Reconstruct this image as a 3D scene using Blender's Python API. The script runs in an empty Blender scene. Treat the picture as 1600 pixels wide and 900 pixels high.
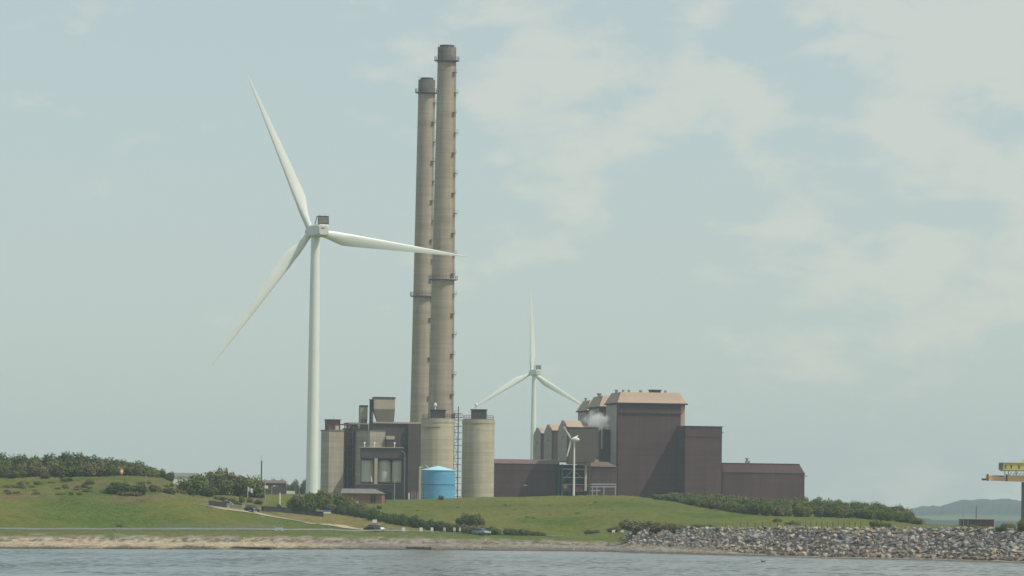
import bpy, math, random
from mathutils import Vector, Matrix, noise
from mathutils.bvhtree import BVHTree
R = math.radians
# ------------------------------------------------------------------ camera, sky, sun, exposure
F = 7500.0; CH = 6.0; HY = 812.0; ROLL = R(0.75)
sc = bpy.context.scene
cam = bpy.data.cameras.new("camera"); camo = bpy.data.objects.new("camera", cam)
sc.collection.objects.link(camo); sc.camera = camo
cam.sensor_width = 36; cam.lens = F/1600*36; cam.clip_start = 1; cam.clip_end = 40000
cam.shift_y = (HY-450)/1600
camo.matrix_world = Matrix.Translation((0, 0, CH)) @ Matrix.Rotation(R(90), 4, 'X') @ Matrix.Rotation(ROLL, 4, 'Z')
SUN_EL = R(57); SUN_AZ = R(114)       # clockwise from +Y
world = bpy.data.worlds.new("World"); sc.world = world; world.use_nodes = True
nt = world.node_tree; nt.nodes.clear()
def nd(t, kind, **kw):
    n = t.nodes.new(kind)
    for k, v in kw.items(): setattr(n, k, v)
    return n
out = nd(nt, 'ShaderNodeOutputWorld'); bg = nd(nt, 'ShaderNodeBackground')
sky = nd(nt, 'ShaderNodeTexSky', sky_type='NISHITA', sun_disc=False)
sky.sun_elevation = SUN_EL; sky.sun_rotation = SUN_AZ; sky.altitude = 10
sky.air_density = 1.0; sky.dust_density = 0.6; sky.ozone_density = 1.6
SKY_STR = 0.1
bg.inputs[1].default_value = SKY_STR
tc = nd(nt, 'ShaderNodeTexCoord')
mp = nd(nt, 'ShaderNodeMapping'); mp.inputs['Scale'].default_value = (1.0, 0.6, 2.0); mp.inputs['Location'].default_value = (3.1, 0.4, 1.93)
nz = nd(nt, 'ShaderNodeTexNoise'); nz.inputs['Scale'].default_value = 42; nz.inputs['Detail'].default_value = 9; nz.inputs['Roughness'].default_value = .56; nz.inputs['Distortion'].default_value = .2
nz2 = nd(nt, 'ShaderNodeTexNoise'); nz2.inputs['Scale'].default_value = 16; nz2.inputs['Detail'].default_value = 3
L = nt.links.new
L(tc.outputs['Generated'], mp.inputs[0]); L(mp.outputs[0], nz.inputs['Vector']); L(mp.outputs[0], nz2.inputs['Vector'])
ad = nd(nt, 'ShaderNodeMath', operation='MULTIPLY_ADD'); ad.inputs[1].default_value = .6
L(nz2.outputs[0], ad.inputs[0]); L(nz.outputs[0], ad.inputs[2])
sp = nd(nt, 'ShaderNodeSeparateXYZ'); L(tc.outputs['Generated'], sp.inputs[0])
# more cloud to the upper right of this part of the sky
m1 = nd(nt, 'ShaderNodeMath', operation='MULTIPLY_ADD'); m1.inputs[1].default_value = 1.5; L(sp.outputs[0], m1.inputs[0]); L(ad.outputs[0], m1.inputs[2])
m2 = nd(nt, 'ShaderNodeMapRange'); m2.inputs['From Min'].default_value = .015; m2.inputs['From Max'].default_value = .09; m2.inputs['To Min'].default_value = -.13; m2.inputs['To Max'].default_value = .06
L(sp.outputs[2], m2.inputs[0])
m3 = nd(nt, 'ShaderNodeMath', operation='ADD'); L(m1.outputs[0], m3.inputs[0]); L(m2.outputs[0], m3.inputs[1])
cr = nd(nt, 'ShaderNodeMapRange'); cr.inputs['From Min'].default_value = .80; cr.inputs['From Max'].default_value = .99; cr.interpolation_type = 'SMOOTHSTEP'
cr.inputs['To Max'].default_value = .38
L(m3.outputs[0], cr.inputs[0])
tint = nd(nt, 'ShaderNodeMix', data_type='RGBA', blend_type='MULTIPLY'); tint.inputs[0].default_value = 1; tint.inputs[7].default_value = (.94, .95, .92, 1)
L(sky.outputs[0], tint.inputs[6])
veil = nd(nt, 'ShaderNodeMix', data_type='RGBA'); veil.inputs[0].default_value = .6; veil.inputs[7].default_value = (5.5, 6.35, 6.25, 1)
L(tint.outputs[2], veil.inputs[6])
mx = nd(nt, 'ShaderNodeMix', data_type='RGBA'); mx.inputs[7].default_value = (7.9, 7.5, 6.2, 1)
L(cr.outputs[0], mx.inputs[0]); L(veil.outputs[2], mx.inputs[6]); L(mx.outputs[2], bg.inputs[0]); L(bg.outputs[0], out.inputs[0])
sl = bpy.data.lights.new("sun", 'SUN'); sl.energy = 3.2; sl.angle = R(0.5); sl.color = (1, .94, .84)
so = bpy.data.objects.new("sun", sl); sc.collection.objects.link(so)
sdir = Vector((math.cos(SUN_EL)*math.sin(SUN_AZ), math.cos(SUN_EL)*math.cos(SUN_AZ), math.sin(SUN_EL)))
so.rotation_euler = sdir.to_track_quat('Z', 'Y').to_euler(); so.location = (300, -200, 500)
vs = sc.view_settings; vs.view_transform = 'Standard'; vs.look = 'None'; vs.exposure = 0.06; vs.gamma = 1; vs.use_curve_mapping = False
sc.cycles.use_denoising = True; sc.cycles.volume_bounces = 4; sc.cycles.max_bounces = 6; sc.cycles.transparent_max_bounces = 12
HAZE = 9.5e-5

# ------------------------------------------------------------------ helpers
def uv(px, py):
    u = px-800; v = HY-py; c, s = math.cos(ROLL), math.sin(ROLL)
    return u*c-v*s, v*c+u*s
def W(px, py, D):
    u, v = uv(px, py); return Vector((u/F*D, D, CH+v/F*D))
COL = sc.collection
def mat(name, col, rough=.8, var=.15, scale=.4, zs=1.0, col2=None, bump=0, bscale=3, metallic=0, spec=.3, streak=0, seed=0, detail=5):
    m = bpy.data.materials.new(name); m.use_nodes = True; t = m.node_tree; b = t.nodes['Principled BSDF']
    b.inputs['Roughness'].default_value = rough; b.inputs['Metallic'].default_value = metallic; b.inputs['Specular IOR Level'].default_value = spec
    tc = nd(t, 'ShaderNodeTexCoord'); mp = nd(t, 'ShaderNodeMapping'); mp.inputs['Scale'].default_value = (1, 1, zs); mp.inputs['Location'].default_value = (seed, seed*2, 0)
    n = nd(t, 'ShaderNodeTexNoise'); n.inputs['Scale'].default_value = scale; n.inputs['Detail'].default_value = detail; n.inputs['Roughness'].default_value = .65
    t.links.new(tc.outputs['Object'], mp.inputs[0]); t.links.new(mp.outputs[0], n.inputs['Vector'])
    r = nd(t, 'ShaderNodeMapRange'); r.inputs['From Min'].default_value = .3; r.inputs['From Max'].default_value = .7
    t.links.new(n.outputs[0], r.inputs[0])
    mixn = nd(t, 'ShaderNodeMix', data_type='RGBA')
    c1 = [c*(1-var) for c in col]; c2 = col2 or [min(1, c*(1+var)) for c in col]
    mixn.inputs[6].default_value = (*c1, 1); mixn.inputs[7].default_value = (*c2, 1)
    t.links.new(r.outputs[0], mixn.inputs[0]); last = mixn.outputs[2]
    if streak:   # rain streaks: noise drawn out along z
        mp2 = nd(t, 'ShaderNodeMapping'); mp2.inputs['Scale'].default_value = (1, 1, .04)
        n2 = nd(t, 'ShaderNodeTexNoise'); n2.inputs['Scale'].default_value = 1.1; n2.inputs['Detail'].default_value = 4
        t.links.new(tc.outputs['Object'], mp2.inputs[0]); t.links.new(mp2.outputs[0], n2.inputs['Vector'])
        r2 = nd(t, 'ShaderNodeMapRange'); r2.inputs['From Min'].default_value = .35; r2.inputs['From Max'].default_value = .7; r2.inputs['To Min'].default_value = 1-streak*.45; r2.inputs['To Max'].default_value = 1+streak*.25
        t.links.new(n2.outputs[0], r2.inputs[0])
        mm = nd(t, 'ShaderNodeVectorMath', operation='SCALE'); t.links.new(last, mm.inputs[0]); t.links.new(r2.outputs[0], mm.inputs['Scale']); last = mm.outputs[0]
        # pour bands
        mp3 = nd(t, 'ShaderNodeMapping'); mp3.inputs['Scale'].default_value = (.02, .02, 1)
        n3 = nd(t, 'ShaderNodeTexNoise'); n3.inputs['Scale'].default_value = .4; n3.inputs['Detail'].default_value = 6; n3.inputs['Roughness'].default_value = .8
        t.links.new(tc.outputs['Object'], mp3.inputs[0]); t.links.new(mp3.outputs[0], n3.inputs['Vector'])
        r3 = nd(t, 'ShaderNodeMapRange'); r3.inputs['From Min'].default_value = .38; r3.inputs['From Max'].default_value = .62; r3.inputs['To Min'].default_value = 1-streak*.8; r3.inputs['To Max'].default_value = 1+streak*.5
        t.links.new(n3.outputs[0], r3.inputs[0])
        m4 = nd(t, 'ShaderNodeVectorMath', operation='SCALE'); t.links.new(last, m4.inputs[0]); t.links.new(r3.outputs[0], m4.inputs['Scale']); last = m4.outputs[0]
    t.links.new(last, b.inputs['Base Color'])
    if bump:
        nb = nd(t, 'ShaderNodeTexNoise'); nb.inputs['Scale'].default_value = bscale; nb.inputs['Detail'].default_value = 4
        t.links.new(tc.outputs['Object'], nb.inputs['Vector'])
        bp = nd(t, 'ShaderNodeBump'); bp.inputs['Strength'].default_value = bump; bp.inputs['Distance'].default_value = .3
        t.links.new(nb.outputs[0], bp.inputs['Height']); t.links.new(bp.outputs[0], b.inputs['Normal'])
    return m
M = dict(
 white=mat('white_gelcoat', (.74, .77, .72), .35, .04, .15, spec=.5),
 nac=mat('nacelle_paint', (.62, .64, .58), .4, .05, .3, spec=.5),
 grille=mat('cooler_grille', (.34, .30, .26), .6, .5, 3),
 frame_dark=mat('dark_steel', (.05, .05, .055), .6, .3, 1),
 conc=mat('chimney_concrete', (.40, .335, .25), .9, .12, .12, streak=.22),
 conc_dark=mat('chimney_soot_band', (.20, .18, .15), .9, .2, .3, streak=.3),
 silo=mat('silo_concrete', (.50, .44, .325), .9, .12, .16, streak=.26),
 silo2=mat('old_concrete', (.42, .37, .29), .9, .14, .2, streak=.3),
 brown=mat('brown_cladding', (.098, .052, .052), .7, .16, .1, zs=.3, streak=.24),
 brown2=mat('dull_brown_cladding', (.085, .068, .056), .7, .18, .15, zs=.3, streak=.14),
 olive=mat('grey_olive_cladding', (.095, .082, .062), .7, .12, .15, streak=.12),
 trim=mat('dark_brown_trim', (.04, .028, .028), .7, .2, .5),
 grey=mat('pale_grey_cladding', (.38, .36, .32), .75, .08, .2, streak=.1),
 tan=mat('tan_roof_cladding', (.42, .315, .23), .75, .07, .15, zs=.4, streak=.08),
 tanhop=mat('beige_metal_cladding', (.48, .41, .31), .7, .08, .3, streak=.12),
 brownroof=mat('brown_roof_sheet', (.15, .10, .09), .7, .15, .3),
 rust=mat('red_oxide_steel', (.13, .055, .045), .7, .4, .8),
 steel=mat('galvanised_steel', (.35, .36, .36), .5, .15, 1, metallic=.3),
 green_steel=mat('green_painted_steel', (.05, .10, .075), .6, .2, 1),
 pink=mat('faded_red_panel', (.22, .09, .075), .7, .3, .6),
 blue=mat('blue_tank_paint', (.12, .37, .60), .55, .10, .3, spec=.3, streak=.14),
 bluelt=mat('pale_blue_roof_paint', (.36, .66, .78), .5, .08, .5),
 bluedk=mat('blue_seam_paint', (.04, .13, .22), .5, .1, .5),
 palegrey=mat('pale_tank_concrete', (.55, .54, .46), .8, .06, .3),
 signcream=mat('cream_sign', (.58, .55, .40), .6, .08, 1),
 brick=mat('red_brick', (.25, .13, .095), .9, .18, .8),
 slate=mat('grey_slate_roof', (.17, .165, .15), .8, .18, .8),
 black=mat('black_opening', (.015, .015, .017), .5, .2, 1),
 whitep=mat('white_paint', (.72, .72, .68), .5, .05, 1),
 signblue=mat('sign_blue', (.07, .16, .42), .5, .05, 1),
 asphalt=mat('asphalt', (.16, .15, .14), .9, .12, .5),
 sandv=mat('sandy_verge', (.40, .33, .21), .95, .15, .8),
 stonewall=mat('dark_stone_wall', (.035, .037, .04), .9, .4, .8, bump=.4),
 wood=mat('weathered_wood', (.09, .07, .055), .9, .3, 2),
 bark=mat('bark', (.07, .055, .04), .95, .3, 2),
 orange=mat('orange_crane_paint', (.78, .44, .20), .5, .1, .3),
 yellow=mat('yellow_crane_paint', (.66, .54, .12), .5, .15, .4),
 dkblue=mat('dark_blue_steel', (.03, .03, .06), .5, .2, .5),
 carblack=mat('dark_car_paint', (.02, .022, .025), .25, .1, 1, spec=.5),
 carsilver=mat('silver_blue_car_paint', (.28, .36, .40), .3, .05, 1, metallic=.4, spec=.5),
 carwhite=mat('white_car_paint', (.7, .7, .7), .3, .05, 1, spec=.5),
 glass=mat('car_glass', (.02, .025, .03), .08, .1, 1, spec=.8),
 tyre=mat('tyre_rubber', (.02, .02, .02), .9, .1, 1),
 hivis=mat('orange_fabric', (.75, .20, .08), .7, .05, 1),
 flagm=mat('pale_flag_cloth', (.45, .52, .60), .8, .15, 2),
 bird=mat('dark_feathers', (.03, .03, .03), .7, .2, 8),
)
class MB:
    def __init__(s): s.v = []; s.f = []
    def add(s, vs, fs):
        b = len(s.v); s.v += [tuple(v) for v in vs]; s.f += [tuple(b+i for i in f) for f in fs]; return s
    def box(s, x0, x1, y0, y1, z0, z1):
        return s.add([(x, y, z) for x in (x0, x1) for y in (y0, y1) for z in (z0, z1)],
            [(0,1,3,2), (4,6,7,5), (0,4,5,1), (2,3,7,6), (0,2,6,4), (1,5,7,3)])
    def frust(s, b, t, z0, z1):   # b,t = (x0,x1,y0,y1)
        vs = [(b[0],b[2],z0),(b[1],b[2],z0),(b[1],b[3],z0),(b[0],b[3],z0),(t[0],t[2],z1),(t[1],t[2],z1),(t[1],t[3],z1),(t[0],t[3],z1)]
        return s.add(vs, [(3,2,1,0),(4,5,6,7),(0,1,5,4),(1,2,6,5),(2,3,7,6),(3,0,4,7)])
    def lathe(s, prof, n=32, c=(0,0), cap=True):   # prof = [(r,z)]
        vs = [(c[0]+r*math.cos(2*math.pi*i/n), c[1]+r*math.sin(2*math.pi*i/n), z) for r, z in prof for i in range(n)]
        fs = [(k*n+i, k*n+(i+1)%n, (k+1)*n+(i+1)%n, (k+1)*n+i) for k in range(len(prof)-1) for i in range(n)]
        if cap: fs += [tuple(range(n-1,-1,-1)), tuple((len(prof)-1)*n+i for i in range(n))]
        return s.add(vs, fs)
    def tube(s, a, b, r, n=6, r2=None):
        a = Vector(a); b = Vector(b); d = (b-a).normalized(); x = d.orthogonal().normalized(); y = d.cross(x); r2 = r if r2 is None else r2
        vs = [a+(x*math.cos(2*math.pi*i/n)+y*math.sin(2*math.pi*i/n))*r for i in range(n)]+[b+(x*math.cos(2*math.pi*i/n)+y*math.sin(2*math.pi*i/n))*r2 for i in range(n)]
        return s.add(vs, [(i,(i+1)%n,n+(i+1)%n,n+i) for i in range(n)]+[tuple(range(n-1,-1,-1)), tuple(range(n,2*n))])
    def prism_x(s, poly, x0, x1):  # poly in (y,z)
        n = len(poly)
        return s.add([(x0,y,z) for y,z in poly]+[(x1,y,z) for y,z in poly], [(i,(i+1)%n,n+(i+1)%n,n+i) for i in range(n)]+[tuple(range(n-1,-1,-1)), tuple(range(n,2*n))])
    def prism_y(s, poly, y0, y1):  # poly in (x,z)
        n = len(poly)
        return s.add([(x,y0,z) for x,z in poly]+[(x,y1,z) for x,z in poly], [(i,(i+1)%n,n+(i+1)%n,n+i) for i in range(n)]+[tuple(range(n-1,-1,-1)), tuple(range(n,2*n))])
    def prism_z(s, poly, z0, z1):
        n = len(poly)
        return s.add([(x,y,z0) for x,y in poly]+[(x,y,z1) for x,y in poly], [(i,(i+1)%n,n+(i+1)%n,n+i) for i in range(n)]+[tuple(range(n-1,-1,-1)), tuple(range(n,2*n))])
    def build(s, name, m, parent=None, smooth=False, fix=True):
        me = bpy.data.meshes.new(name); me.from_pydata(s.v, [], s.f)
        if fix:
            import bmesh
            bm = bmesh.new(); bm.from_mesh(me); bmesh.ops.recalc_face_normals(bm, faces=bm.faces); bm.to_mesh(me); bm.free()
        me.materials.append(m if not isinstance(m, str) else M[m])
        if smooth:
            me.polygons.foreach_set('use_smooth', [True]*len(me.polygons))
            try: me.set_sharp_from_angle(angle=R(40))
            except Exception: pass
        o = bpy.data.objects.new(name, me); COL.objects.link(o)
        if parent: o.parent = parent
        return o
def tag(o, label=None, cat=None, group=None, kind=None):
    if label: o['label'] = label
    if cat: o['category'] = cat
    if group: o['group'] = group
    if kind: o['kind'] = kind
    return o
def thing(name, loc, rz=0, label=None, cat=None, group=None):
    o = bpy.data.objects.new(name, None); COL.objects.link(o); o.location = loc; o.rotation_euler = (0, 0, rz); o.empty_display_size = 1
    return tag(o, label, cat, group)
def dup(o, loc, rz, label, group=None, scale=None):
    r = o.copy(); COL.objects.link(r); r.location = loc; r.rotation_euler = (0, 0, rz); r['label'] = label
    if group: r['group'] = group
    if scale: r.scale = scale
    def rec(s, d):
        for ch in list(s.children):
            if ch.name in seen: continue
            c = ch.copy(); seen.add(c.name); COL.objects.link(c); c.parent = d; rec(ch, c)
    seen = set(); rec(o, r); return r

# ------------------------------------------------------------------ terrain
# station px: water py, then (py, dist beyond water) x3, then (py, D) k5, k6, then z at D 1470, 1720, 2300, 3300, 9600
S = {
 0:   (858, (841,70),(829,130),(827.5,146),(781,1020),(745,1150),13,10,6,3),
 100: (858, (841,70),(829,120),(827.5,136),(783,1020),(742,1150),13,10,6,3),
 200: (858.4, (841,66),(829,110),(828,126),(785,1020),(738,1150),13,10,6,3),
 250: (858.6, (842,66),(829,105),(828,120),(786,1020),(742,1150),12,10,6,3),
 300: (858.8, (842,66),(829,100),(828,115),(788,1020),(768,1150),11,10,8,4),
 400: (859, (842,60),(829.5,92),(828,106),(802,1030),(773,1170),12,11,10,6),
 450: (859, (842,60),(830,90),(828.5,103),(813,1030),(778,1180),13,12,12,9),
 500: (859, (843,56),(830,88),(828.5,100),(821,1030),(782,1180),13,12,12,10),
 560: (859, (843,54),(830,86),(829,98),(821,1030),(789,1180),12.5,12,12,12),
 600: (859.5, (844,52),(831,84),(830,95),(818,1040),(787,1180),11.5,12,12,13),
 700: (860, (845,50),(833,80),(832,90),(814,1050),(780,1180),12,12,13,14),
 800: (861, (846,48),(836,76),(835,86),(813,1050),(776,1180),12,12,13,14),
 900: (862, (848,46),(840,70),(838,80),(810,1050),(774,1180),12,12,13,14),
 965: (863, (850,42),(842,62),(838,74),(808,1050),(774,1180),12,12,12,10),
 990: (864, (850,34),(829,52),(828,66),(806,1050),(774.5,1180),12,12,12,10),
 1100:(867, (857,22),(826,44),(825,58),(811,1050),(784,1180),10,10,8,6),
 1200:(869, (866,8),(826,30),(825,45),(814,1030),(793,1180),8,7,5,3),
 1300:(872, (869,4),(826,24),(825,40),(817,1020),(804,1180),6.5,5,3,2),
 1400:(874, (871,4),(827,22),(825.5,38),(820.5,1010),(813,1180),5.2,4,2.2,1.2),
 1450:(875, (872,4),(827,22),(826,38),(824,1000),(820.5,1180),5,4,2,1),
 1600:(879, (876,4),(828,22),(827,38),(827,1000),(826,1180),4.8,3.6,2,1),
}
def station(p):
    w, k2, k3, k4, k5, k6, z7, z8, z9, z10 = S[p]
    u, v = uv(p, w); Dw = -CH*F/v
    a = Vector((u/F*(Dw-30), Dw-30, -2)); b = Vector((u/F*Dw, Dw, 0)); l = [a, b]
    for py, dd in (k2, k3, k4): l.append(W(p, py, Dw+dd))
    for py, D in (k5, k6): l.append(W(p, py, D))
    for D, z in ((1470, z7), (1720, z8), (2300, z9), (3300, z10), (9700, .6)): l.append(Vector((u/F*D, D, z)))
    return l
ps = sorted(S); ST = [station(p) for p in ps]
PX = [-900]+ps+[2500]; 
def shiftst(st, px0, px):
    r = []
    for q in st: r.append(Vector((q.x+(px-px0)/F*q.y, q.y, q.z)))
    return r
ST = [shiftst(ST[0], 0, -900)]+ST+[shiftst(ST[-1], 1600, 2500)]
cols = [(-900+10*i) for i in range(90)]+[3.0*i for i in range(534)]+[1602+12*i for i in range(76)]
SUB = [4, 8, 6, 4, 10, 14, 14, 8, 6, 6, 6]
ks = []
for k, n in enumerate(SUB): ks += [k+i/n for i in range(n)]
ks.append(float(len(SUB)))
grid = []
import bisect
for c in cols:
    j = min(max(bisect.bisect_right(PX, c)-1, 0), len(PX)-2); t = (c-PX[j])/(PX[j+1]-PX[j]); t = min(max(t, 0), 1)
    st = [a.lerp(b, t) for a, b in zip(ST[j], ST[j+1])]
    col = []
    for k in ks:
        i = min(int(k), len(SUB)-1); col.append(st[i].lerp(st[i+1], k-i))
    grid.append(col)
nc, nk = len(cols), len(ks)
Z = [[q.z for q in col] for col in grid]
k3i = ks.index(3.0)
for it in range(10):
    Z2 = [r[:] for r in Z]
    for i in range(1, nc-1):
        for j in range(1, nk-1):
            if abs(ks[j]-1) < 1e-6: a = .5*(Z[i-1][j]+Z[i+1][j]); Z2[i][j] = a*.0+Z[i][j]; continue
            if j <= k3i: 
                Z2[i][j] = .5*Z[i][j]+.25*(Z[i-1][j]+Z[i+1][j]); continue
            Z2[i][j] = .4*Z[i][j]+.15*(Z[i-1][j]+Z[i+1][j]+Z[i][j-1]+Z[i][j+1])
    Z = Z2
for i in range(nc):
    for j in range(nk):
        q = grid[i][j]; z = Z[i][j]; k = ks[j]
        if k > 1.05: z += noise.noise((q.x*.25, q.y*.12, 1))*.10*min(1, (k-1)*2)
        if k > 4 and k < 8:
            a = min(1, (k-4)*1.2)
            z += a*(noise.noise((q.x*.05, q.y*.03, 3))*.7+noise.noise((q.x*.2, q.y*.1, 7))*.22)
        q.z = z
tv = [q for col in grid for q in col]
tf = [(i*nk+j, (i+1)*nk+j, (i+1)*nk+j+1, i*nk+j+1) for i in range(nc-1) for j in range(nk-1)]
bvh = BVHTree.FromPolygons(tv, tf)
def hit(px, py):
    d = (W(px, py, 1000)-Vector((0, 0, CH))).normalized()
    h = bvh.ray_cast(Vector((0, 0, CH)), d, 12000)
    return h[0] if h[0] is not None else W(px, py, 1200)
def gz(x, y):
    h = bvh.ray_cast(Vector((x, y, 400)), Vector((0, 0, -1)))
    return h[0].z if h[0] is not None else 0
def onground(px, D):
    x = (px-800)/F*D
    return Vector((x, D, gz(x, D)))
def poly_xy(pts): return [hit(*p).xy for p in pts]
def inside(x, y, P):
    c = False; j = len(P)-1
    for i in range(len(P)):
        if (P[i].y > y) != (P[j].y > y) and x < (P[j].x-P[i].x)*(y-P[i].y)/(P[j].y-P[i].y)+P[i].x: c = not c
        j = i
    return c
VERGE = poly_xy([(405,806),(440,800),(500,800),(560,806),(640,822),(760,834),(760,838),(640,829.5),(560,828),(490,818)])
FIELDY = poly_xy([(250,770),(300,769),(370,773),(420,780),(420,790),(330,786),(250,780)])
sandP = (.48, .41, .28); sandG = (.29, .27, .225); weed = (.075, .07, .05)
def lerp3(a, b, t): t = min(max(t, 0), 1); return tuple(x+(y-x)*t for x, y in zip(a, b))
def gcol(i, j):
    q = grid[i][j]; k = ks[j]; px = cols[i]
    n1 = noise.noise((q.x*.04, q.y*.02, 5)); n2 = noise.noise((q.x*.3, q.y*.12, 9)); n3 = noise.noise((q.x*.9, q.y*.35, 2))
    g = lerp3((.070, .112, .014), (.138, .150, .024), .5+n1*1.5+.8*n2)
    if k < 1: return weed
    if k < 2.15 or (px > 985 and k < 3):
        s = lerp3(sandP, sandG, (px-350)/300+n1)
        s = lerp3(s, tuple(c*.72 for c in s), .5+n2*1.2+n3)
        s = lerp3(weed, s, (k-1.16+.3*n2)*6)
        if px > 560: s = lerp3(s, (.13, .115, .095), (.5+n2+n1)*.8*min(1, max(0, (1.6-k)*3)))
        if k > 1.7: s = lerp3(s, (.12, .09, .065), (.45+n3*2.2+n2)*.85)
        if px > 985 and k > 2: s = (.12, .11, .10)
        return s
    if k < 4.02: 
        g2 = lerp3((.085, .125, .026), (.15, .14, .05), n1+n2+.2)
        if px > 1080: g2 = lerp3(g2, (.15, .15, .055), .5)
        return lerp3(lerp3(sandG, (.20, .16, .10), .5+n3), g2, (k-2.15+.5*n2)*4)
    if inside(q.x, q.y, VERGE): return lerp3((.19, .165, .058), (.14, .14, .05), .4+n2)
    if inside(q.x, q.y, FIELDY): return lerp3((.17, .15, .06), (.12, .125, .045), .4+n2)
    if k < 5.05 and px < 470:
        return lerp3((.068, .112, .014), (.138, .142, .022), .35+n1*1.6+.8*n2)
    if k < 6.6:
        rough = .5+1.4*noise.noise((q.x*.06, q.y*.045, 21))+.5*n2
        if px < 330: return lerp3(lerp3(g, (.165, .11, .062), rough-.15), (.05, .068, .022), n2*1.5-.1)
        if px > 930: return lerp3(g, (.125, .135, .042), rough*.7)
        return lerp3(g, (.13, .12, .04), rough*.6)
    return g
me = bpy.data.meshes.new('ground'); me.from_pydata([tuple(v) for v in tv], [], tf)
ca = me.color_attributes.new('ground_colour', 'FLOAT_COLOR', 'POINT')
buf = []
for i in range(nc):
    for j in range(nk): buf += [*gcol(i, j), 1]
ca.data.foreach_set('color', buf)
me.polygons.foreach_set('use_smooth', [True]*len(me.polygons))
gm = bpy.data.materials.new('ground_cover_material'); gm.use_nodes = True; t = gm.node_tree; b = t.nodes['Principled BSDF']
b.inputs['Roughness'].default_value = .95; b.inputs['Specular IOR Level'].default_value = .1
at = nd(t, 'ShaderNodeAttribute', attribute_name='ground_colour'); tcn = nd(t, 'ShaderNodeTexCoord')
n1 = nd(t, 'ShaderNodeTexNoise'); n1.inputs['Scale'].default_value = .9; n1.inputs['Detail'].default_value = 8; n1.inputs['Roughness'].default_value = .75
t.links.new(tcn.outputs['Object'], n1.inputs['Vector'])
rr = nd(t, 'ShaderNodeMapRange'); rr.inputs['From Min'].default_value = .4; rr.inputs['From Max'].default_value = .6; rr.inputs['To Min'].default_value = .6; rr.inputs['To Max'].default_value = 1.3
t.links.new(n1.outputs[0], rr.inputs[0])
vm = nd(t, 'ShaderNodeVectorMath', operation='SCALE'); t.links.new(at.outputs['Color'], vm.inputs[0]); t.links.new(rr.outputs[0], vm.inputs['Scale']); nq = nd(t, 'ShaderNodeTexNoise'); nq.inputs['Scale'].default_value = .13; nq.inputs['Detail'].default_value = 6; nq.inputs['Roughness'].default_value = .7; t.links.new(tcn.outputs['Object'], nq.inputs['Vector'])
rq = nd(t, 'ShaderNodeMapRange'); rq.inputs['From Min'].default_value = .46; rq.inputs['From Max'].default_value = .66; rq.inputs['To Max'].default_value = .85; t.links.new(nq.outputs[0], rq.inputs[0])
mq = nd(t, 'ShaderNodeMix', data_type='RGBA', blend_type='MULTIPLY'); mq.inputs[7].default_value = (.92, .78, .60, 1); t.links.new(rq.outputs[0], mq.inputs[0]); t.links.new(vm.outputs[0], mq.inputs[6])
t.links.new(mq.outputs[2], b.inputs['Base Color'])
bp = nd(t, 'ShaderNodeBump'); bp.inputs['Strength'].default_value = .5; bp.inputs['Distance'].default_value = .5; t.links.new(n1.outputs[0], bp.inputs['Height']); t.links.new(bp.outputs[0], b.inputs['Normal'])
me.materials.append(gm)
ground = bpy.data.objects.new('ground', me); COL.objects.link(ground); ground['kind'] = 'structure'

# water
wm = bpy.data.materials.new('sea_water'); wm.use_nodes = True; t = wm.node_tree; b = t.nodes['Principled BSDF']
b.inputs['Base Color'].default_value = (.085, .10, .085, 1); b.inputs['Roughness'].default_value = .16; b.inputs['IOR'].default_value = 1.33
tcn = nd(t, 'ShaderNodeTexCoord'); mp = nd(t, 'ShaderNodeMapping'); mp.inputs['Scale'].default_value = (1, .16, 1)
t.links.new(tcn.outputs['Object'], mp.inputs[0])
n1 = nd(t, 'ShaderNodeTexNoise'); n1.inputs['Scale'].default_value = .55; n1.inputs['Detail'].default_value = 6; n1.inputs['Roughness'].default_value = .7
n2 = nd(t, 'ShaderNodeTexNoise'); n2.inputs['Scale'].default_value = .06; n2.inputs['Detail'].default_value = 3
t.links.new(mp.outputs[0], n1.inputs['Vector']); t.links.new(mp.outputs[0], n2.inputs['Vector'])
mr = nd(t, 'ShaderNodeMapRange'); mr.inputs['From Min'].default_value = .9; mr.inputs['From Max'].default_value = 1.4; mr.inputs['To Min'].default_value = .3; mr.inputs['To Max'].default_value = 1.0
n3 = nd(t, 'ShaderNodeTexNoise'); n3.inputs['Scale'].default_value = .42; n3.inputs['Detail'].default_value = 4; n3.inputs['Roughness'].default_value = .7; mp3 = nd(t, 'ShaderNodeMapping'); mp3.inputs['Scale'].default_value = (1, .1, 1); t.links.new(tcn.outputs['Object'], mp3.inputs[0]); t.links.new(mp3.outputs[0], n3.inputs['Vector'])
av = nd(t, 'ShaderNodeMath', operation='MULTIPLY_ADD'); av.inputs[1].default_value = 1.3; t.links.new(n3.outputs[0], av.inputs[0]); t.links.new(n2.outputs[0], av.inputs[2])
t.links.new(av.outputs[0], mr.inputs[0])
bp = nd(t, 'ShaderNodeBump'); bp.inputs['Distance'].default_value = .25; t.links.new(mr.outputs[0], bp.inputs['Strength'])
t.links.new(n1.outputs[0], bp.inputs['Height']); t.links.new(bp.outputs[0], b.inputs['Normal'])
import numpy as np
X0, X1, Y0, Y1, CELL = -165.0, 165.0, 470.0, 930.0, .8
nx, ny = int((X1-X0)/CELL)+1, int((Y1-Y0)/CELL)+1
gx, gy = np.meshgrid(np.linspace(X0, X1, nx), np.linspace(Y0, Y1, ny), indexing='ij')
rn = np.random.RandomState(4); zw = np.zeros_like(gx)
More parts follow.
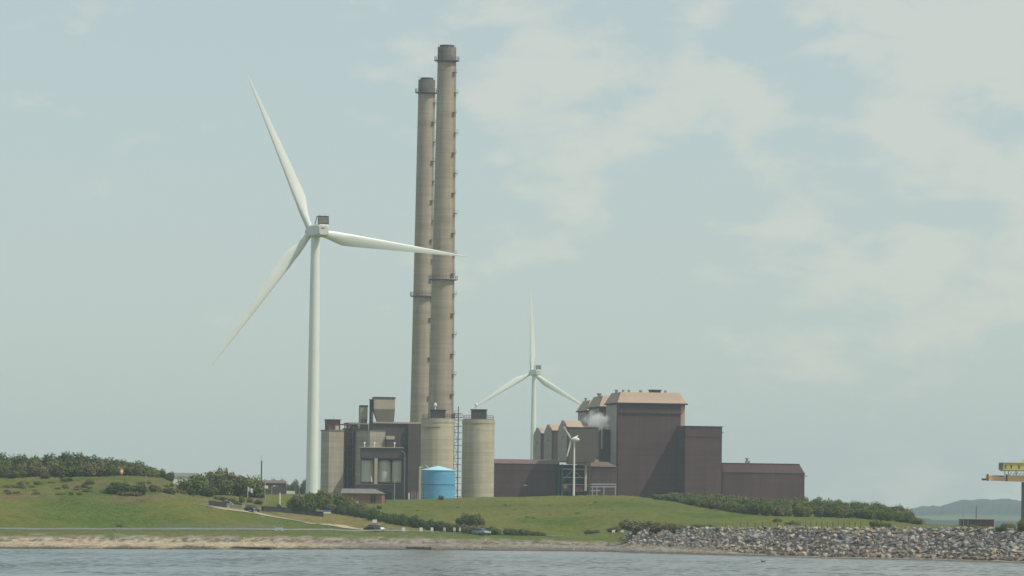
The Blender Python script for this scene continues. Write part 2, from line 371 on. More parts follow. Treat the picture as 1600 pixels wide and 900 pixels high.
for lam, amp, cnt in ((6, .014, 5), (3.6, .026, 9), (2.4, .026, 12), (1.8, .016, 12)):
    for _ in range(cnt):
        th = -1.2+rn.normal()*.65; l_ = lam*rn.uniform(.75, 1.3); kx_, ky_ = math.cos(th)*6.283/l_, math.sin(th)*6.283/l_
        zw += amp*rn.uniform(.4, 1)*np.sin(kx_*gx+ky_*gy+rn.uniform(0, 6.28))
patch = np.zeros_like(gx)
for _ in range(16):
    l_ = rn.uniform(35, 120); th = rn.uniform(0, 3.14); patch += np.sin(math.cos(th)*6.283/l_*2.2*gx+math.sin(th)*6.283/l_*gy+rn.uniform(0, 6.28))
zw *= np.clip(.72+.05*patch, .4, 1.1)
zw *= np.clip((900-gy)/160, .45, 1)*np.clip(np.minimum(np.minimum(gx-X0, X1-gx), np.minimum(gy-Y0, Y1-gy))/6, 0, 1)
wvs = np.stack([gx.ravel(), gy.ravel(), zw.ravel()], 1).tolist()
wfs = [(i*ny+j, (i+1)*ny+j, (i+1)*ny+j+1, i*ny+j+1) for i in range(nx-1) for j in range(ny-1)]
nb = len(wvs)
wvs += [(-2900,-40,0),(2900,-40,0),(2900,9800,0),(-2900,9800,0),(X0,Y0,0),(X1,Y0,0),(X1,Y1,0),(X0,Y1,0)]
wfs += [(nb,nb+1,nb+5,nb+4),(nb+1,nb+2,nb+6,nb+5),(nb+2,nb+3,nb+7,nb+6),(nb+3,nb,nb+4,nb+7)]
wme = bpy.data.meshes.new('water'); wme.from_pydata(wvs, [], wfs); wme.materials.append(wm); wme.polygons.foreach_set('use_smooth', [True]*len(wme.polygons))
wa = bpy.data.objects.new('water', wme); COL.objects.link(wa); wa['kind'] = 'structure'

# far hills across the estuary
hp = [(700,806),(1300,803),(1380,799),(1410,793),(1440,789),(1470,787),(1490,781),(1510,777.5),(1535,776),(1560,777),(1580,776),(1600,779),(1640,784),(1750,780),(2000,790),(2400,806)]
def hprof(px):
    for (a, ya), (b_, yb) in zip(hp, hp[1:]):
        if px <= b_: return ya+(yb-ya)*(px-a)/(b_-a)
    return 806
rows = [(4300,0),(4600,5),(4900,9),(5000,11),(5400,11.5),(6000,15),(6300,18)]
fr_ = [.12,.25,.4,.55,.7,.82,.92,1,.9]; fd = [6400,6600,6850,7100,7350,7600,7800,8000,9000]
hcols = list(range(700, 2400, 3)); hv = []; hc = []
for px in hcols:
    u, v = uv(px, hprof(px)); zc = CH+v/F*8000-5
    for kx, (D, z) in enumerate(rows+[(d, None) for d in fd]):
        x = u/F*D
        if z is None:
            f = fr_[kx-len(rows)]; z = 18*min(1,zc/40)+(zc-18*min(1,zc/40))*f
            z += abs(noise.noise((x*.03, D*.01, 0)))*5*(1 if f > .3 else .3)+abs(noise.noise((x*.09, D*.05, 4)))*2
            c = lerp3((.022, .038, .045), (.045, .062, .062), .5+1.5*noise.noise((x*.01, D*.006, 8)))  # wood tones pushed towards blue, distance haze put into the colour
            if f >= .92 and noise.noise((x*.006, 3, 3)) > .12: c = (.2, .2, .12)
        else:
            z = z*min(1, max(.7, zc/30))+(abs(noise.noise((x*.05, D*.02, 0)))*3 if 4500 < D < 5300 else 0)
            c = (.03, .045, .045) if D < 5300 else lerp3((.12, .16, .07), (.08, .115, .06), .5+noise.noise((x*.01, D*.004, 8))*2)  # lower wood carries the same painted haze blue; fields keep their own greens
        hv.append((x, D, z)); hc += [*c, 1]
nr = len(rows)+len(fd)
hm = bpy.data.meshes.new('hills'); hm.from_pydata(hv, [], [(i*nr+j, (i+1)*nr+j, (i+1)*nr+j+1, i*nr+j+1) for i in range(len(hcols)-1) for j in range(nr-1)])
hm.color_attributes.new('ground_colour', 'FLOAT_COLOR', 'POINT').data.foreach_set('color', hc)
hm.materials.append(gm); ho = bpy.data.objects.new('hills', hm); COL.objects.link(ho); ho['kind'] = 'structure'

# haze
hz = bpy.data.materials.new('haze_air'); hz.use_nodes = True; t = hz.node_tree; t.nodes.remove(t.nodes['Principled BSDF'])
pv = nd(t, 'ShaderNodeVolumePrincipled'); pv.inputs['Color'].default_value = (.72, .87, .99, 1); pv.inputs['Density'].default_value = HAZE; pv.inputs['Anisotropy'].default_value = .2
t.links.new(pv.outputs[0], t.nodes['Material Output'].inputs['Volume'])
h = MB().box(-3000, 3000, -60, 9900, -4, 175).build('haze', hz); h['kind'] = 'stuff'

# ------------------------------------------------------------------ roads
def strip(name, pts, w0, w1, m, dz, kind='structure'):
    P = [hit(*p) for p in pts]; Q = []
    for a, b_ in zip(P, P[1:]):
        n = max(2, int((b_-a).length/3)); Q += [a.lerp(b_, i/n) for i in range(n)]
    Q.append(P[-1]); mb = MB(); vs = []; W_ = 5
    for i, q in enumerate(Q):
        d = (Q[min(i+2, len(Q)-1)]-Q[max(i-2, 0)]); d.z = 0; d.normalize(); nrm = Vector((-d.y, d.x, 0))
        if nrm.y < 0: nrm = -nrm
        for j in range(W_+1):
            p = q+nrm*(w0+(w1-w0)*j/W_); vs.append((p.x, p.y, gz(p.x, p.y)+dz))
    n = W_+1
    mb.add(vs, [(i*n+j, (i+1)*n+j, (i+1)*n+j+1, i*n+j+1) for i in range(len(Q)-1) for j in range(W_)])
    o = mb.build(name, m, fix=False); o['kind'] = kind; return o
coast = [(-30,828.2),(100,828.3),(250,828.4),(400,828.6),(520,829.5),(640,831),(760,834.6),(880,838.5)]
strip('road', coast, 0, 5, 'asphalt', .10)
side = [(490,818.5),(440,809.5),(410,803.5),(380,798.5),(350,794.5),(325,792)]
strip('road', side, 0, 4, 'asphalt', .10)
strip('verge', [(600,828.6),(560,826.5)]+side, -3.2, 0, 'sandv', .12)

# ------------------------------------------------------------------ wind turbines
def blade(Lb, phi, cone=0):
    mb = MB(); N = 22; n = 14; vs = []
    for k in range(N+1):
        t = k/N; s = 1.2+(Lb-1.2)*t
        if t < .06: c = 2.1; th = 2.1
        else:
            q = (t-.06)/.94
            up = min(1, q/.16); c = 2.1+(4.0-2.1)*math.sin(up*math.pi/2) if q < .16 else 4.0*(1-(q-.16)/.84)**.92*.93+.22+.02
            th = (2.1*(1-up)+c*.30*up) if q < .16 else c*(.30-.16*q)
        c = min(c, 4.0); tw = R(12)*(1-t)**2
        if t > .97: c *= .6
        for i in range(n):
            a = 2*math.pi*i/n; ca_, sa = math.cos(a), math.sin(a)
            circ = 1 if t < .06 else max(0, 1-(t-.06)/.12)
            x = ca_*c/2+(1-circ)*.2*c; y = sa*th/2*(circ+(1-circ)*(.5-.5*ca_)**.5*1.15 if ca_ < 1 else 0)
            if circ >= 1: y = sa*th/2
            X = x*math.cos(tw)-y*math.sin(tw); Y = x*math.sin(tw)+y*math.cos(tw)
            # frame: span S=(cos phi,0,sin phi), clockwise C=(sin phi,0,-cos phi), axis +Y; prebend towards +Y
            S_ = (math.cos(phi), math.sin(phi)); C_ = (math.sin(phi), -math.cos(phi))
            yb = Y+cone*s+1.6*t*t
            vs.append((S_[0]*s+C_[0]*X, yb, S_[1]*s+C_[1]*X))
    fs = [(k*n+i, k*n+(i+1)%n, (k+1)*n+(i+1)%n, (k+1)*n+i) for k in range(N) for i in range(n)]+[tuple(range(n)), tuple(N*n+i for i in range(n))]
    return mb.add(vs, fs)
def turbine(loc, hub, yaw, phi0, label, Lb=52.6, group='large three bladed wind turbines'):
    t = thing('wind_turbine', loc, yaw, label, 'wind turbine', group)
    MB().lathe([(2.02, -2), (1.98, 0), (1.85, hub*.25), (1.7, hub*.5), (1.5, hub*.8), (1.32, hub-1.9)], 40).build('tower', 'white', t, True)
    MB().lathe([(2.35,-2),(2.35,.4)], 40).build('foundation', 'silo', t, True)
    def sec(w, z0, z1, ch):   # octagonal section in x,z
        return [(-w+ch, z0), (w-ch, z0), (w, z0+ch), (w, z1-ch), (w-ch, z1), (-w+ch, z1), (-w, z1-ch), (-w, z0+ch)]
    ys = [(-8.0, 1.45, -1.5, 1.3, .5), (-7.4, 1.75, -1.8, 1.75, .55), (-3, 1.85, -1.95, 1.95, .5), (2.0, 1.85, -1.95, 1.85, .6), (3.2, 1.6, -1.6, 1.6, .7)]
    vs = []; 
    for y, w, z0, z1, ch in ys: vs += [(x, y, hub+z) for x, z in sec(w, z0, z1, ch)]
    fs = [(k*8+i, k*8+(i+1)%8, (k+1)*8+(i+1)%8, (k+1)*8+i) for k in range(len(ys)-1) for i in range(8)]+[tuple(range(8)), tuple(32+i for i in range(8))]
    nac = MB().add(vs, fs).build('nacelle', 'nac', t)
    # cooler on top of the rear, a slatted frame leaning forward
    cf = MB(); zt = hub+1.7
    for sx in (-1.75, 1.6):
        cf.prism_x([(-7.6, zt), (-7.35, zt), (-7.1, zt+2.5), (-7.4, zt+2.5)], sx, sx+.15).prism_x([(-4.6, zt), (-4.3, zt), (-5.9, zt+2.5), (-6.2, zt+2.5)], sx, sx+.15).box(sx, sx+.15, -7.2, -5.9, zt+2.35, zt+2.5)
    cf.box(-1.75, 1.75, -7.5, -7.3, zt+2.35, zt+2.6).box(-1.6, 1.6, -7.6, -7.4, zt+.1, zt+.3)
    c = cf.build('cooler_frame', 'frame_dark', nac)
    g = MB().box(-1.6, 1.6, -7.35, -7.25, zt+.3, zt+2.35)
    for i in range(7): g.box(-1.6, 1.6, -7.45, -7.35, zt+.45+i*.28, zt+.55+i*.28)
    g.build('cooler_grille', 'grille', nac)
    MB().tube((.9, -6.5, hub+1.8), (.9, -6.5, hub+5.2), .05).tube((-.9, -6.5, hub+1.8), (-.9, -6.5, hub+4.9), .05).build('wind_vane', 'steel', nac)
    MB().box(-.9, .2, -8.04, -7.98, hub+.35, hub+.62).build('lettering_mark', 'frame_dark', nac)
    hb = MB(); pr = [(1.5, 3.0), (1.75, 3.6), (1.8, 4.8), (1.5, 5.8), (.9, 6.5), (.1, 6.8)]; n = 24
    vs = [(r*math.cos(2*math.pi*i/n), y, hub+r*math.sin(2*math.pi*i/n)) for r, y in pr for i in range(n)]
    hb.add(vs, [(k*n+i, k*n+(i+1)%n, (k+1)*n+(i+1)%n, (k+1)*n+i) for k in range(len(pr)-1) for i in range(n)]+[tuple(range(n)), tuple((len(pr)-1)*n+i for i in range(n))]).build('hub', 'nac', t, True)
    for k in range(3):
        bl = blade(Lb, R(phi0+120*k)).build('blade', 'white', t, True); bl.location = (0, 4.4, hub)
    return t
p = W(493, 361, 1480); g0 = gz(p.x, 1480)
turbine((p.x, 1480, g0), p.z-g0, R(21), 113.6, 'largest white wind turbine, its blade crossing in front of the twin chimneys')
p = W(834.5, 582, 3000); g0 = gz(p.x, 3000)
turbine((p.x, 3000, g0), p.z-g0, R(21), 91, 'farther white wind turbine with one blade straight up, behind the power station')

# small two-tone turbine on the hill crest
p = W(897.5, 687, 1330); g0 = gz(p.x, p.y); t = thing('wind_turbine', (p.x, p.y, g0), R(60), 'small white wind turbine on a thin pole on the grassy hill crest', 'wind turbine')
hh = p.z-g0
MB().lathe([(.34, -1), (.32, 0), (.22, hh-.5)], 16).build('tower', 'whitep', t, True)
def ell(c, r, n=14, m=8):
    vs = []; 
    for j in range(m+1):
        a = math.pi*j/m
        for i in range(n): vs.append((c[0]+r[0]*math.sin(a)*math.cos(2*math.pi*i/n), c[1]-r[1]*math.cos(a), c[2]+r[2]*math.sin(a)*math.sin(2*math.pi*i/n)))
    return MB().add(vs, [(j*n+i, j*n+(i+1)%n, (j+1)*n+(i+1)%n, (j+1)*n+i) for j in range(m) for i in range(n)])
nc_ = ell((0, -.35, hh), (.62, 1.25, .66)).build('nacelle', 'whitep', t, True)
ell((0, 1.0, hh), (.35, .5, .35)).build('hub', 'steel', t, True)
for k in range(3):
    a = R(-106+120*k); S_ = Vector((math.cos(a), 0, math.sin(a))); mb = MB()
    # seen from the camera side the rotor's +X points away; blades lean back 7 degrees
    e = Vector((0, 1.0, hh)); tip = e+S_*4.9+Vector((0, .55, 0))
    mb.tube(e+S_*.2, e+S_*1.2+Vector((0, .1, 0)), .15, 8, .3); mb.tube(e+S_*1.2+Vector((0, .1, 0)), tip, .3, 8, .12)
    mb.build('blade', 'whitep', t, True)

# ------------------------------------------------------------------ chimneys
def chimney(pxc, D, ytop, rt, rb, rings, label, lad):
    top = W(pxc, ytop, D); g0 = gz(top.x, D); H = top.z-g0; m = D/F
    t = thing('chimney', (top.x, D, g0), 0, label, 'chimney', 'twin concrete power station chimneys')
    rad = lambda z: (rt+(rb-rt)*(1-z/H)**1.12)*m
    prof = [(rad(H*i/30*.965), H*i/30*.965) for i in range(31)]; prof[0] = (rad(0)*1.0, -3)
    sh = MB().lathe(prof, 56).build('shaft', 'conc', t, True)
    cap = MB().lathe([(rad(H*.965)+.05, H*.965), (rad(H)+.07, H)], 56).build('top_band', 'conc_dark', t, True)
    MB().lathe([(rad(H)-.6, H), (rad(H)-.6, H+.7)], 40).build('flue_liner', 'frame_dark', t, True)
    for y in rings:
        z = W(pxc, y, D).z-g0; r = rad(z); pf = MB().lathe([(r-.1, z-.35), (r+1.1, z-.1), (r+1.1, z+.1), (r-.1, z+.1)], 40).build('platform', 'conc_dark', t, True)
        rl = MB()
        for i in range(24):
            a = 2*math.pi*i/24; rl.tube((math.cos(a)*(r+1.05), math.sin(a)*(r+1.05), z), (math.cos(a)*(r+1.05), math.sin(a)*(r+1.05), z+1.3), .06, 4)
            b_ = 2*math.pi*(i+1)/24
            for q in (.7, 1.3): rl.tube((math.cos(a)*(r+1.05), math.sin(a)*(r+1.05), z+q), (math.cos(b_)*(r+1.05), math.sin(b_)*(r+1.05), z+q), .05, 4)
        rl.build('railing', 'frame_dark', pf)
    A = R(-30); ca_, sa = math.cos(A), math.sin(A); z = 22; ld = MB(); n = 0; zs = []
    while z < H*.95: zs.append(z); z += 6.7
    for i, z in enumerate(zs):
        r = rad(z); off = .55*(1 if i % 2 else -1)
        def pt(rr_, tt_, zz): return (ca_*rr_-sa*tt_, sa*rr_+ca_*tt_, zz)
        b_ = MB(); vs = [pt(r-.2, off-.6, z), pt(r+.95, off-.6, z), pt(r+.95, off+.6, z), pt(r-.2, off+.6, z)]
        vs2 = [(x, y, zz+.18) for x, y, zz in vs]; b_.add(vs+vs2, [(0,1,2,3),(4,5,6,7),(0,1,5,4),(1,2,6,5),(2,3,7,6),(3,0,4,7)])
        for tt_ in (-.58, .58): b_.tube(pt(r+.9, off+tt_, z), pt(r+.9, off+tt_, z+1.1), .06, 4); b_.tube(pt(r+.85, off+tt_, z), pt(r-.1, off+tt_, z-1.1), .07, 4)
        b_.tube(pt(r+.9, off-.58, z+1.1), pt(r+.9, off+.58, z+1.1), .06, 4)
        b_.build('ladder_landing', 'conc_dark', t)
    for a, b_ in zip([0]+zs, zs+[H*.965]):
        for tt_ in (-.25, .25): ld.tube(pt(rad(a)+.45, tt_, a), pt(rad(b_)+.45, tt_, b_), .06, 4)
        n = int((b_-a)/.9)
        for k in range(n):
            zz = a+(b_-a)*k/n; ld.tube(pt(rad(zz)+.45, -.25, zz), pt(rad(zz)+.45, .25, zz), .04, 4)
    ld.build('ladder', 'conc_dark', t)
    for i in range(4):    # lightning rods
        a = i*math.pi/2+.4; r = rad(H)
        MB().tube((math.cos(a)*r, math.sin(a)*r, H-1), (math.cos(a)*r, math.sin(a)*r, H+1.6), .05, 4).build('lightning_rod', 'steel', t)
    t.rotation_euler = (0, R(lad), 0); t.location.x -= H*math.sin(R(lad))
    return t
chimney(667, 1640, 125, 13, 16.6, [145, 463], 'shorter of two tall concrete chimneys, standing left of its twin', .38)
chimney(698.5, 1600, 74, 14.2, 21.4, [95, 437], 'tallest chimney, tapering concrete, rising behind the left big round silo', .22)

# ------------------------------------------------------------------ building frames
class Fr:
    def __init__(s, px, D, th, py=770):
        s.D = D; s.th = R(th); s.o = W(px, py, D); s.g = gz(s.o.x, D)-.6; s.k = None
    def x(s, px, py=700, y=0):
        u, v = uv(px, py); k = u/F; c, si = math.cos(s.th), math.sin(s.th)
        ox = s.o.x-si*y; oy = s.D+c*y
        return (k*oy-ox)/(c-k*si)
    def z(s, px, py, y=0):
        u, v = uv(px, py); d = s.D+s.x(px, py, y)*math.sin(s.th)+y*math.cos(s.th)
        return CH+v/F*d-s.g
    def thing(s, name, label, cat, group=None): return thing(name, (s.o.x, s.D, s.g), s.th, label, cat, group)
def flat(m): return m

# --- right: main boiler house block with tan mansard roof
TH = 10
def mansard_house(px0, px1, pxl, pyt, pye, D, depth, name, label, vents, right_tan=0, grp=None, bay=0):
    f = Fr(px0, D, TH); t = f.thing(name, label, 'building', grp); m = D/F
    x1 = f.x(px1, pye); ze = f.z(px0, pye); zt = f.z(px0, pyt)
    Lg = depth
    MB().box(0, x1, 0, Lg, 0, ze).build('wall', 'brown', t)
    # pale left gable wall sheet and the dark recess strip beside the front corner
    MB().box(-.12, 0, 3.0, Lg-.2, 0, ze-.3).build('side_cladding', 'grey', t)
    MB().box(-.35, x1+.35, -.35, 0, ze-3.2, ze-3.0).build('string_course', 'trim', t)
    ov = .5
    MB().frust((-ov, x1+ov+right_tan, -ov, Lg+ov), (1.2, x1+right_tan-1.6, 2.6, Lg-2.6), ze+.25, zt).build('roof', 'tan', t)
    MB().box(-ov-.2, x1+ov+.2+right_tan, -ov-.2, Lg+ov+.2, ze-.15, ze+.25).build('eaves', 'trim', t)
    if right_tan: 
        MB().prism_z([(x1, .3), (x1+right_tan, right_tan*.35), (x1+right_tan, Lg), (x1, Lg)], 0, ze-.16).build('corner_panel', 'tan', t)
    for (va, vb, vy, vh) in vents:
        xa, xb = f.x(va, vy), f.x(vb, vy); v = MB()
        w = xb-xa
        if w > 3.2: v.box(xa, xb, 3.6, 5.4, zt-.2, zt+vh*m).box(xa-.3, xb+.3, 3.3, 5.7, zt+vh*m, zt+vh*m+.25)
        else: v.lathe([(w*.42, zt-.2), (w*.42, zt+vh*m*.6), (w*.6, zt+vh*m*.6), (w*.6, zt+vh*m), (w*.2, zt+vh*m+.15)], 14, ((xa+xb)/2, 4.4))
        v.build('roof_vent', 'steel' if w < 3.2 else 'frame_dark', t)
    return f, t
f, t = mansard_house(965, 1064, 943, 612, 630, 1560, 21, 'boiler_house', 'tallest brown boiler house block with a tan sloping roof and roof vents',
    [(965,970,608,3.5),(976,980,608,3.5),(985,989,609,3.5),(1003,1008,609,3.5),(1019,1036,610,3.5),(1042,1046,611,3.5)], 1.5, 'boiler house blocks')
f2, t2 = mansard_house(937, 962, 918, 618, 636, 1604, 21, 'boiler_house', 'middle boiler house block, its tan roof half hidden behind the tallest block', [(937,944,615,4)], 0, 'boiler house blocks')
f3, t3 = mansard_house(917, 940, 899, 625, 642, 1650, 18, 'boiler_house', 'farthest left boiler house block with tan roof, above the steam puff', [(917,921,622,3.5)], 0, 'boiler house blocks')
# right block, projecting forward
f = Fr(1070, 1551, TH); t = f.thing('brown_block', 'plain brown flat roofed block casting a slanting shadow on the boiler house', 'building')
x1 = f.x(1128, 700); zt = f.z(1075, 667)
MB().box(0, x1, 0, 24, 0, zt).build('wall', 'brown', t)
MB().box(.2, x1-.2, -.06, 0, zt-3.4, zt-3.0).build('string_course', 'trim', t)
MB().box(-.15, x1+.15, -.15, 24.15, zt, zt+.35).build('parapet', 'trim', t)
MB().tube((x1, 1, zt-1.6), (x1+.7, 1, zt-1.6), .25).build('floodlight', 'steel', t)
# low right hall with chamfered end and mansard band
f = Fr(1128, 1562, TH-3); t = f.thing('low_hall', 'long low brown hall right of the boiler house, with one roof vent', 'building')
x1 = f.x(1257, 760); za = f.z(1130, 739); zt = f.z(1130, 724); xr = f.x(1250, 726)
MB().box(.2, x1, 0, 22, 0, za).build('wall', 'brown', t)
MB().frust((.2, x1, 0, 22), (.2, xr, 1.0, 21), za+.3, zt).build('roof', 'brown', t)
MB().box(.2, x1+.1, -.1, 22.1, za, za+.3).build('eaves_band', 'trim', t)
MB().box(.2, xr+.1, .9, 21.1, zt, zt+.22).build('parapet', 'trim', t)
xv = f.x(1168, 720); v = MB().box(xv, xv+1.4, 3, 4.4, zt, zt+1.0).lathe([(.4, zt+1), (.4, zt+1.6), (.6, zt+1.6), (.6, zt+1.9)], 12, (xv+.5, 3.7)); v.build('roof_vent', 'steel', t)
MB().tube((x1, .5, za-.6), (x1+.9, .5, za-.6), .2).build('floodlight', 'steel', t)
# --- bunker units
def bunker(pxf0, pxf1, pxl, pyt, pyr, pyb, D, label, olive=False):
    f = Fr(pxf0, D, 14); t = f.thing('coal_bunker', label, 'building', 'gabled bunker units in a stepped row')
    x1 = f.x(pxf1, 690); zb = f.z(pxf0, pyb); zr = f.z(pxf0, pyr); zt = f.z(pxf0, pyt)
    wl = (pxf0-pxl)*D/F/math.sin(R(14)); 
    gx = -.15
    poly = [(.2, zb+.3), (wl, zb+.3), (wl, zr-.5), (wl*.62, zt), (wl*.42, zt), (0.2, zr-.5)]
    MB().prism_x(poly, gx, 0).build('gable_wall', 'grey', t)
    body = [(0, zb), (wl, zb), (wl, zr), (0, zr)]
    if olive:   # the right corner is cut off at an angle at the bottom
        MB().prism_y([(0, zb), (x1*.86, zb), (x1, zb+2.4), (x1, zr), (0, zr)], 0, wl).build('wall', 'olive', t)
    else: MB().prism_x(body, 0, x1).build('wall', 'brown2', t)
    xr1 = x1*.52 if olive else x1
    MB().prism_x([(-.25, zr), (wl+.25, zr), (wl*.62, zt+.15), (wl*.42, zt+.15)], .01, xr1).build('roof', 'tan', t)
    if olive: MB().prism_x([(-.2, zr), (wl+.2, zr), (wl*.7, zr+.5), (wl*.3, zr+.5)], xr1+.01, x1).build('low_roof', 'brownroof', t)
    MB().box(-.02 if not olive else 0, 0.5, -.04, 0, zb, zr-.1).build('corner_trim', 'trim', t)
    MB().box(gx-.03, gx, wl*.3, wl*.55, zr-3.3, zr-3.0).build('louvre', 'trim', t)
    return f, t, x1, zb, wl
f, t, x1, zb, wl = bunker(885, 935, 872, 657, 667, 722, 1535, 'nearest gabled bunker unit with olive front wall, standing above open steelwork', True)
# pale underside beam and legs (steel support frame) below the nearest unit
fs = Fr(877, 1538, 14); t = fs.thing('steel_frame', 'open green and grey steel frame below the nearest gabled bunker', 'steel frame')
X = lambda px: fs.x(px, 750)
zb = fs.z(900, 723)
MB().box(X(885), X(924), 0, .5, zb-.55, zb).build('edge_beam', 'tanhop', t)
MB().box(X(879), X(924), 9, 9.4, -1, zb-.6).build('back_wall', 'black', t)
for a in (879, 896, 921): 
    for y in (.2, 4.5): MB().box(X(a)-.2, X(a)+.2, y, y+.4, -1, zb-.56).build('column', 'green_steel', t)
MB().box(X(915)-.35, X(915)+.35, -.3, .19, zb-9.0, zb-.56).build('pale_column', 'tanhop', t)
for y in (733, 746, 757):
    MB().box(X(880), X(921), .65, .9, fs.z(900, y)-.15, fs.z(900, y)+.15).build('crossbeam', 'steel', t)
MB().tube((X(880), .9, fs.z(880, 750)), (X(895), .9, fs.z(895, 735)), .12).tube((X(897), .9, fs.z(897, 735)), (X(912), .9, fs.z(912, 748)), .12).build('brace', 'steel', t)
for a, b_, y0, y1 in ((880, 893, 757, 768), (897, 913, 760, 768)):
    MB().box(X(a), X(b_), 1.2, 2.2, fs.z(a, y1), fs.z(a, y0)).build('red_panel', 'pink', t)
MB().box(X(882), X(887), 1.0, 1.19, fs.z(885, 763), fs.z(885, 758)).build('machine_cover', 'tanhop', t)
bunker(861.5, 878, 850, 663.5, 672.5, 722, 1580, 'middle gabled bunker unit between two like it, with tan roof edge')
bunker(844.5, 853, 833, 668.5, 677, 722, 1625, 'leftmost gabled bunker unit, beside the farther turbine tower')
# --- turbine hall (long low brown wall)
f = Fr(769, 1545, 6); t = f.thing('turbine_hall', 'long low brown hall between the right round silo and the bunkers', 'building')
x1 = f.x(874, 745); za = f.z(780, 724); zt = f.z(780, 717)
MB().box(0, x1, 0, 20, 0, za).build('wall', 'brown', t)
MB().prism_x([(-.2, za+.02), (20, za+.02), (16, zt), (3, zt)], 0, x1).build('roof', 'brownroof', t)
MB().box(f.x(775, 730), x1-.2, -.07, 0, f.z(800, 736), f.z(800, 734.5)).build('string_course', 'trim', t)
MB().box(f.x(818, 757), f.x(823, 757), -.5, -.02, f.z(820, 759), f.z(820, 757.6)).build('wall_light', 'whitep', t)
# --- brown wing right of the frame
f = Fr(922, 1543, 10); t = f.thing('brown_annex', 'low brown annex with faded sloping roof beside the boiler house foot', 'building')
x1 = f.x(964, 750); za = f.z(930, 729); zt = f.z(930, 721)
MB().box(0, x1, 0, 14, 0, za).build('wall', 'brown', t)
MB().frust((-.3, x1, -.3, 14), (f.x(928,720), f.x(953,720), 4, 12), za+.02, zt).build('roof', 'brownroof', t)
MB().box(.2, x1-.2, -.07, 0, f.z(930, 736.5), f.z(930, 735.3)).build('string_course', 'trim', t)
MB().box(f.x(932,718), f.x(940,718), 5, 8, zt, zt+.7).build('roof_hatch', 'tan', t)
f = Fr(922, 1530, 8); t = f.thing('pipe_rack', 'grey steel pipe rack in front of the low brown annex', 'pipe rack')
for a in (925, 932, 943, 961): MB().box(f.x(a,765), f.x(a,765)+.3, 0, .3, -1, f.z(a, 759)).build('column', 'steel', t)
for y in (757, 761, 767):
    MB().tube((f.x(923, y), .15, f.z(930, y)), (f.x(963 if y < 766 else 938, y), .15, f.z(961, y)), .17).build('pipe', 'steel', t)
for a in (935, 941, 948, 955): MB().box(f.x(a,755), f.x(a,755)+.9, .5, 1.4, f.z(a, 757), f.z(a, 751)).build('duct', 'brown2', t)
# dark flue-side block between bunkers and boiler house
f = Fr(936, 1572, 10); t = f.thing('flue_house', 'dark brown block wedged between the bunkers and the tallest block', 'building')
x1 = f.x(962, 700); zt = f.z(940, 673)
MB().box(0, x1, 0, 26, 0, zt).build('wall', 'brown2', t)
MB().box(-.1, x1, -.1, 26, zt, zt+.3).build('parapet', 'trim', t)
MB().tube((.6, -.5, zt-6), (.6, -.5, zt+1.6), .3, 10).build('steam_pipe', 'tanhop', t)
STEAM = W(934, 657, 1571)

# --- big round silos
def bigsilo(pxl, pxr, pyt, D, label, cap, vent, vpx):
    f = Fr((pxl+pxr)/2, D, 0); t = f.thing('silo', label, 'silo', 'big round concrete silos'); m = D/F; r = (pxr-pxl)/2*m; zt = f.z((pxl+pxr)/2, pyt)
    MB().lathe([(r, -2), (r, zt-1.2), (r+.12, zt-1.2), (r+.12, zt)], 56).build('drum', 'silo', t, True)
    MB().lathe([(r-.3, zt), (r-.3, zt+.25)], 40).build('deck', 'conc_dark', t, True)
    x0, x1 = f.x(cap[0], 650), f.x(cap[1], 650); zc = f.z(cap[0], cap[2])
    cp = MB().box(x0, x1, -2.4, 2.4, zt+.25, zc-.25).build('top_house', 'brown2', t)
    MB().box(x0-.2, x1+.2, -2.6, 2.6, zc-.25, zc).build('roof_slab', 'trim', cp)
    xv = f.x(vpx, 640)
    MB().lathe([(.22, zc), (.22, zc+1.1), (.5, zc+1.2), (.5, zc+1.7), (.25, zc+2.1)], 14, (xv, -.8)).build('white_vent', 'whitep', t, True)
    rl = MB(); n = 28
    for i in range(n):
        a, b_ = 2*math.pi*i/n, 2*math.pi*(i+1)/n; R1 = r-.35
        rl.tube((math.cos(a)*R1, math.sin(a)*R1, zt+.2), (math.cos(a)*R1, math.sin(a)*R1, zt+1.4), .05, 4)
        for q in (.8, 1.4): rl.tube((math.cos(a)*R1, math.sin(a)*R1, zt+q), (math.cos(b_)*R1, math.sin(b_)*R1, zt+q), .04, 4)
    rl.build('railing', 'frame_dark', t)
    # vertical service duct on the left flank
    return f, t, r, zt
f, t, r, zt = bigsilo(656.5, 708, 654.5, 1502, 'big round concrete silo directly behind the blue tank', (673, 696, 640), 1, 680)
MB().box(f.x(660,668), f.x(688,668), -r-.05, -r+1.5, f.z(670, 668.5), f.z(670, 667)).build('stain_ledge', 'conc_dark', t)
bigsilo(721, 771.5, 656, 1538, 'big round concrete silo standing right of the stair tower', (736, 760.5, 639.5), 1, 744)
# walkway bridge between the silos
a, b_ = W(706, 653, 1516), W(724, 654, 1514)
f = Fr(706, 1516, 0); t = f.thing('silo_walkway', 'railed steel walkway linking the tops of the two big round silos', 'walkway')
x1 = f.x(723, 653); z = f.z(714, 653)
MB().box(0, x1, -.6, .6, z, z+.2).build('deck', 'frame_dark', t)
rl = MB()
for y in (-.6, .6):
    for q in (.7, 1.3): rl.tube((0, y, z+q), (x1, y, z+q), .05, 4)
    for i in range(6): rl.tube((x1*i/5, y, z), (x1*i/5, y, z+1.3), .05, 4)
rl.build('railing', 'frame_dark', t)
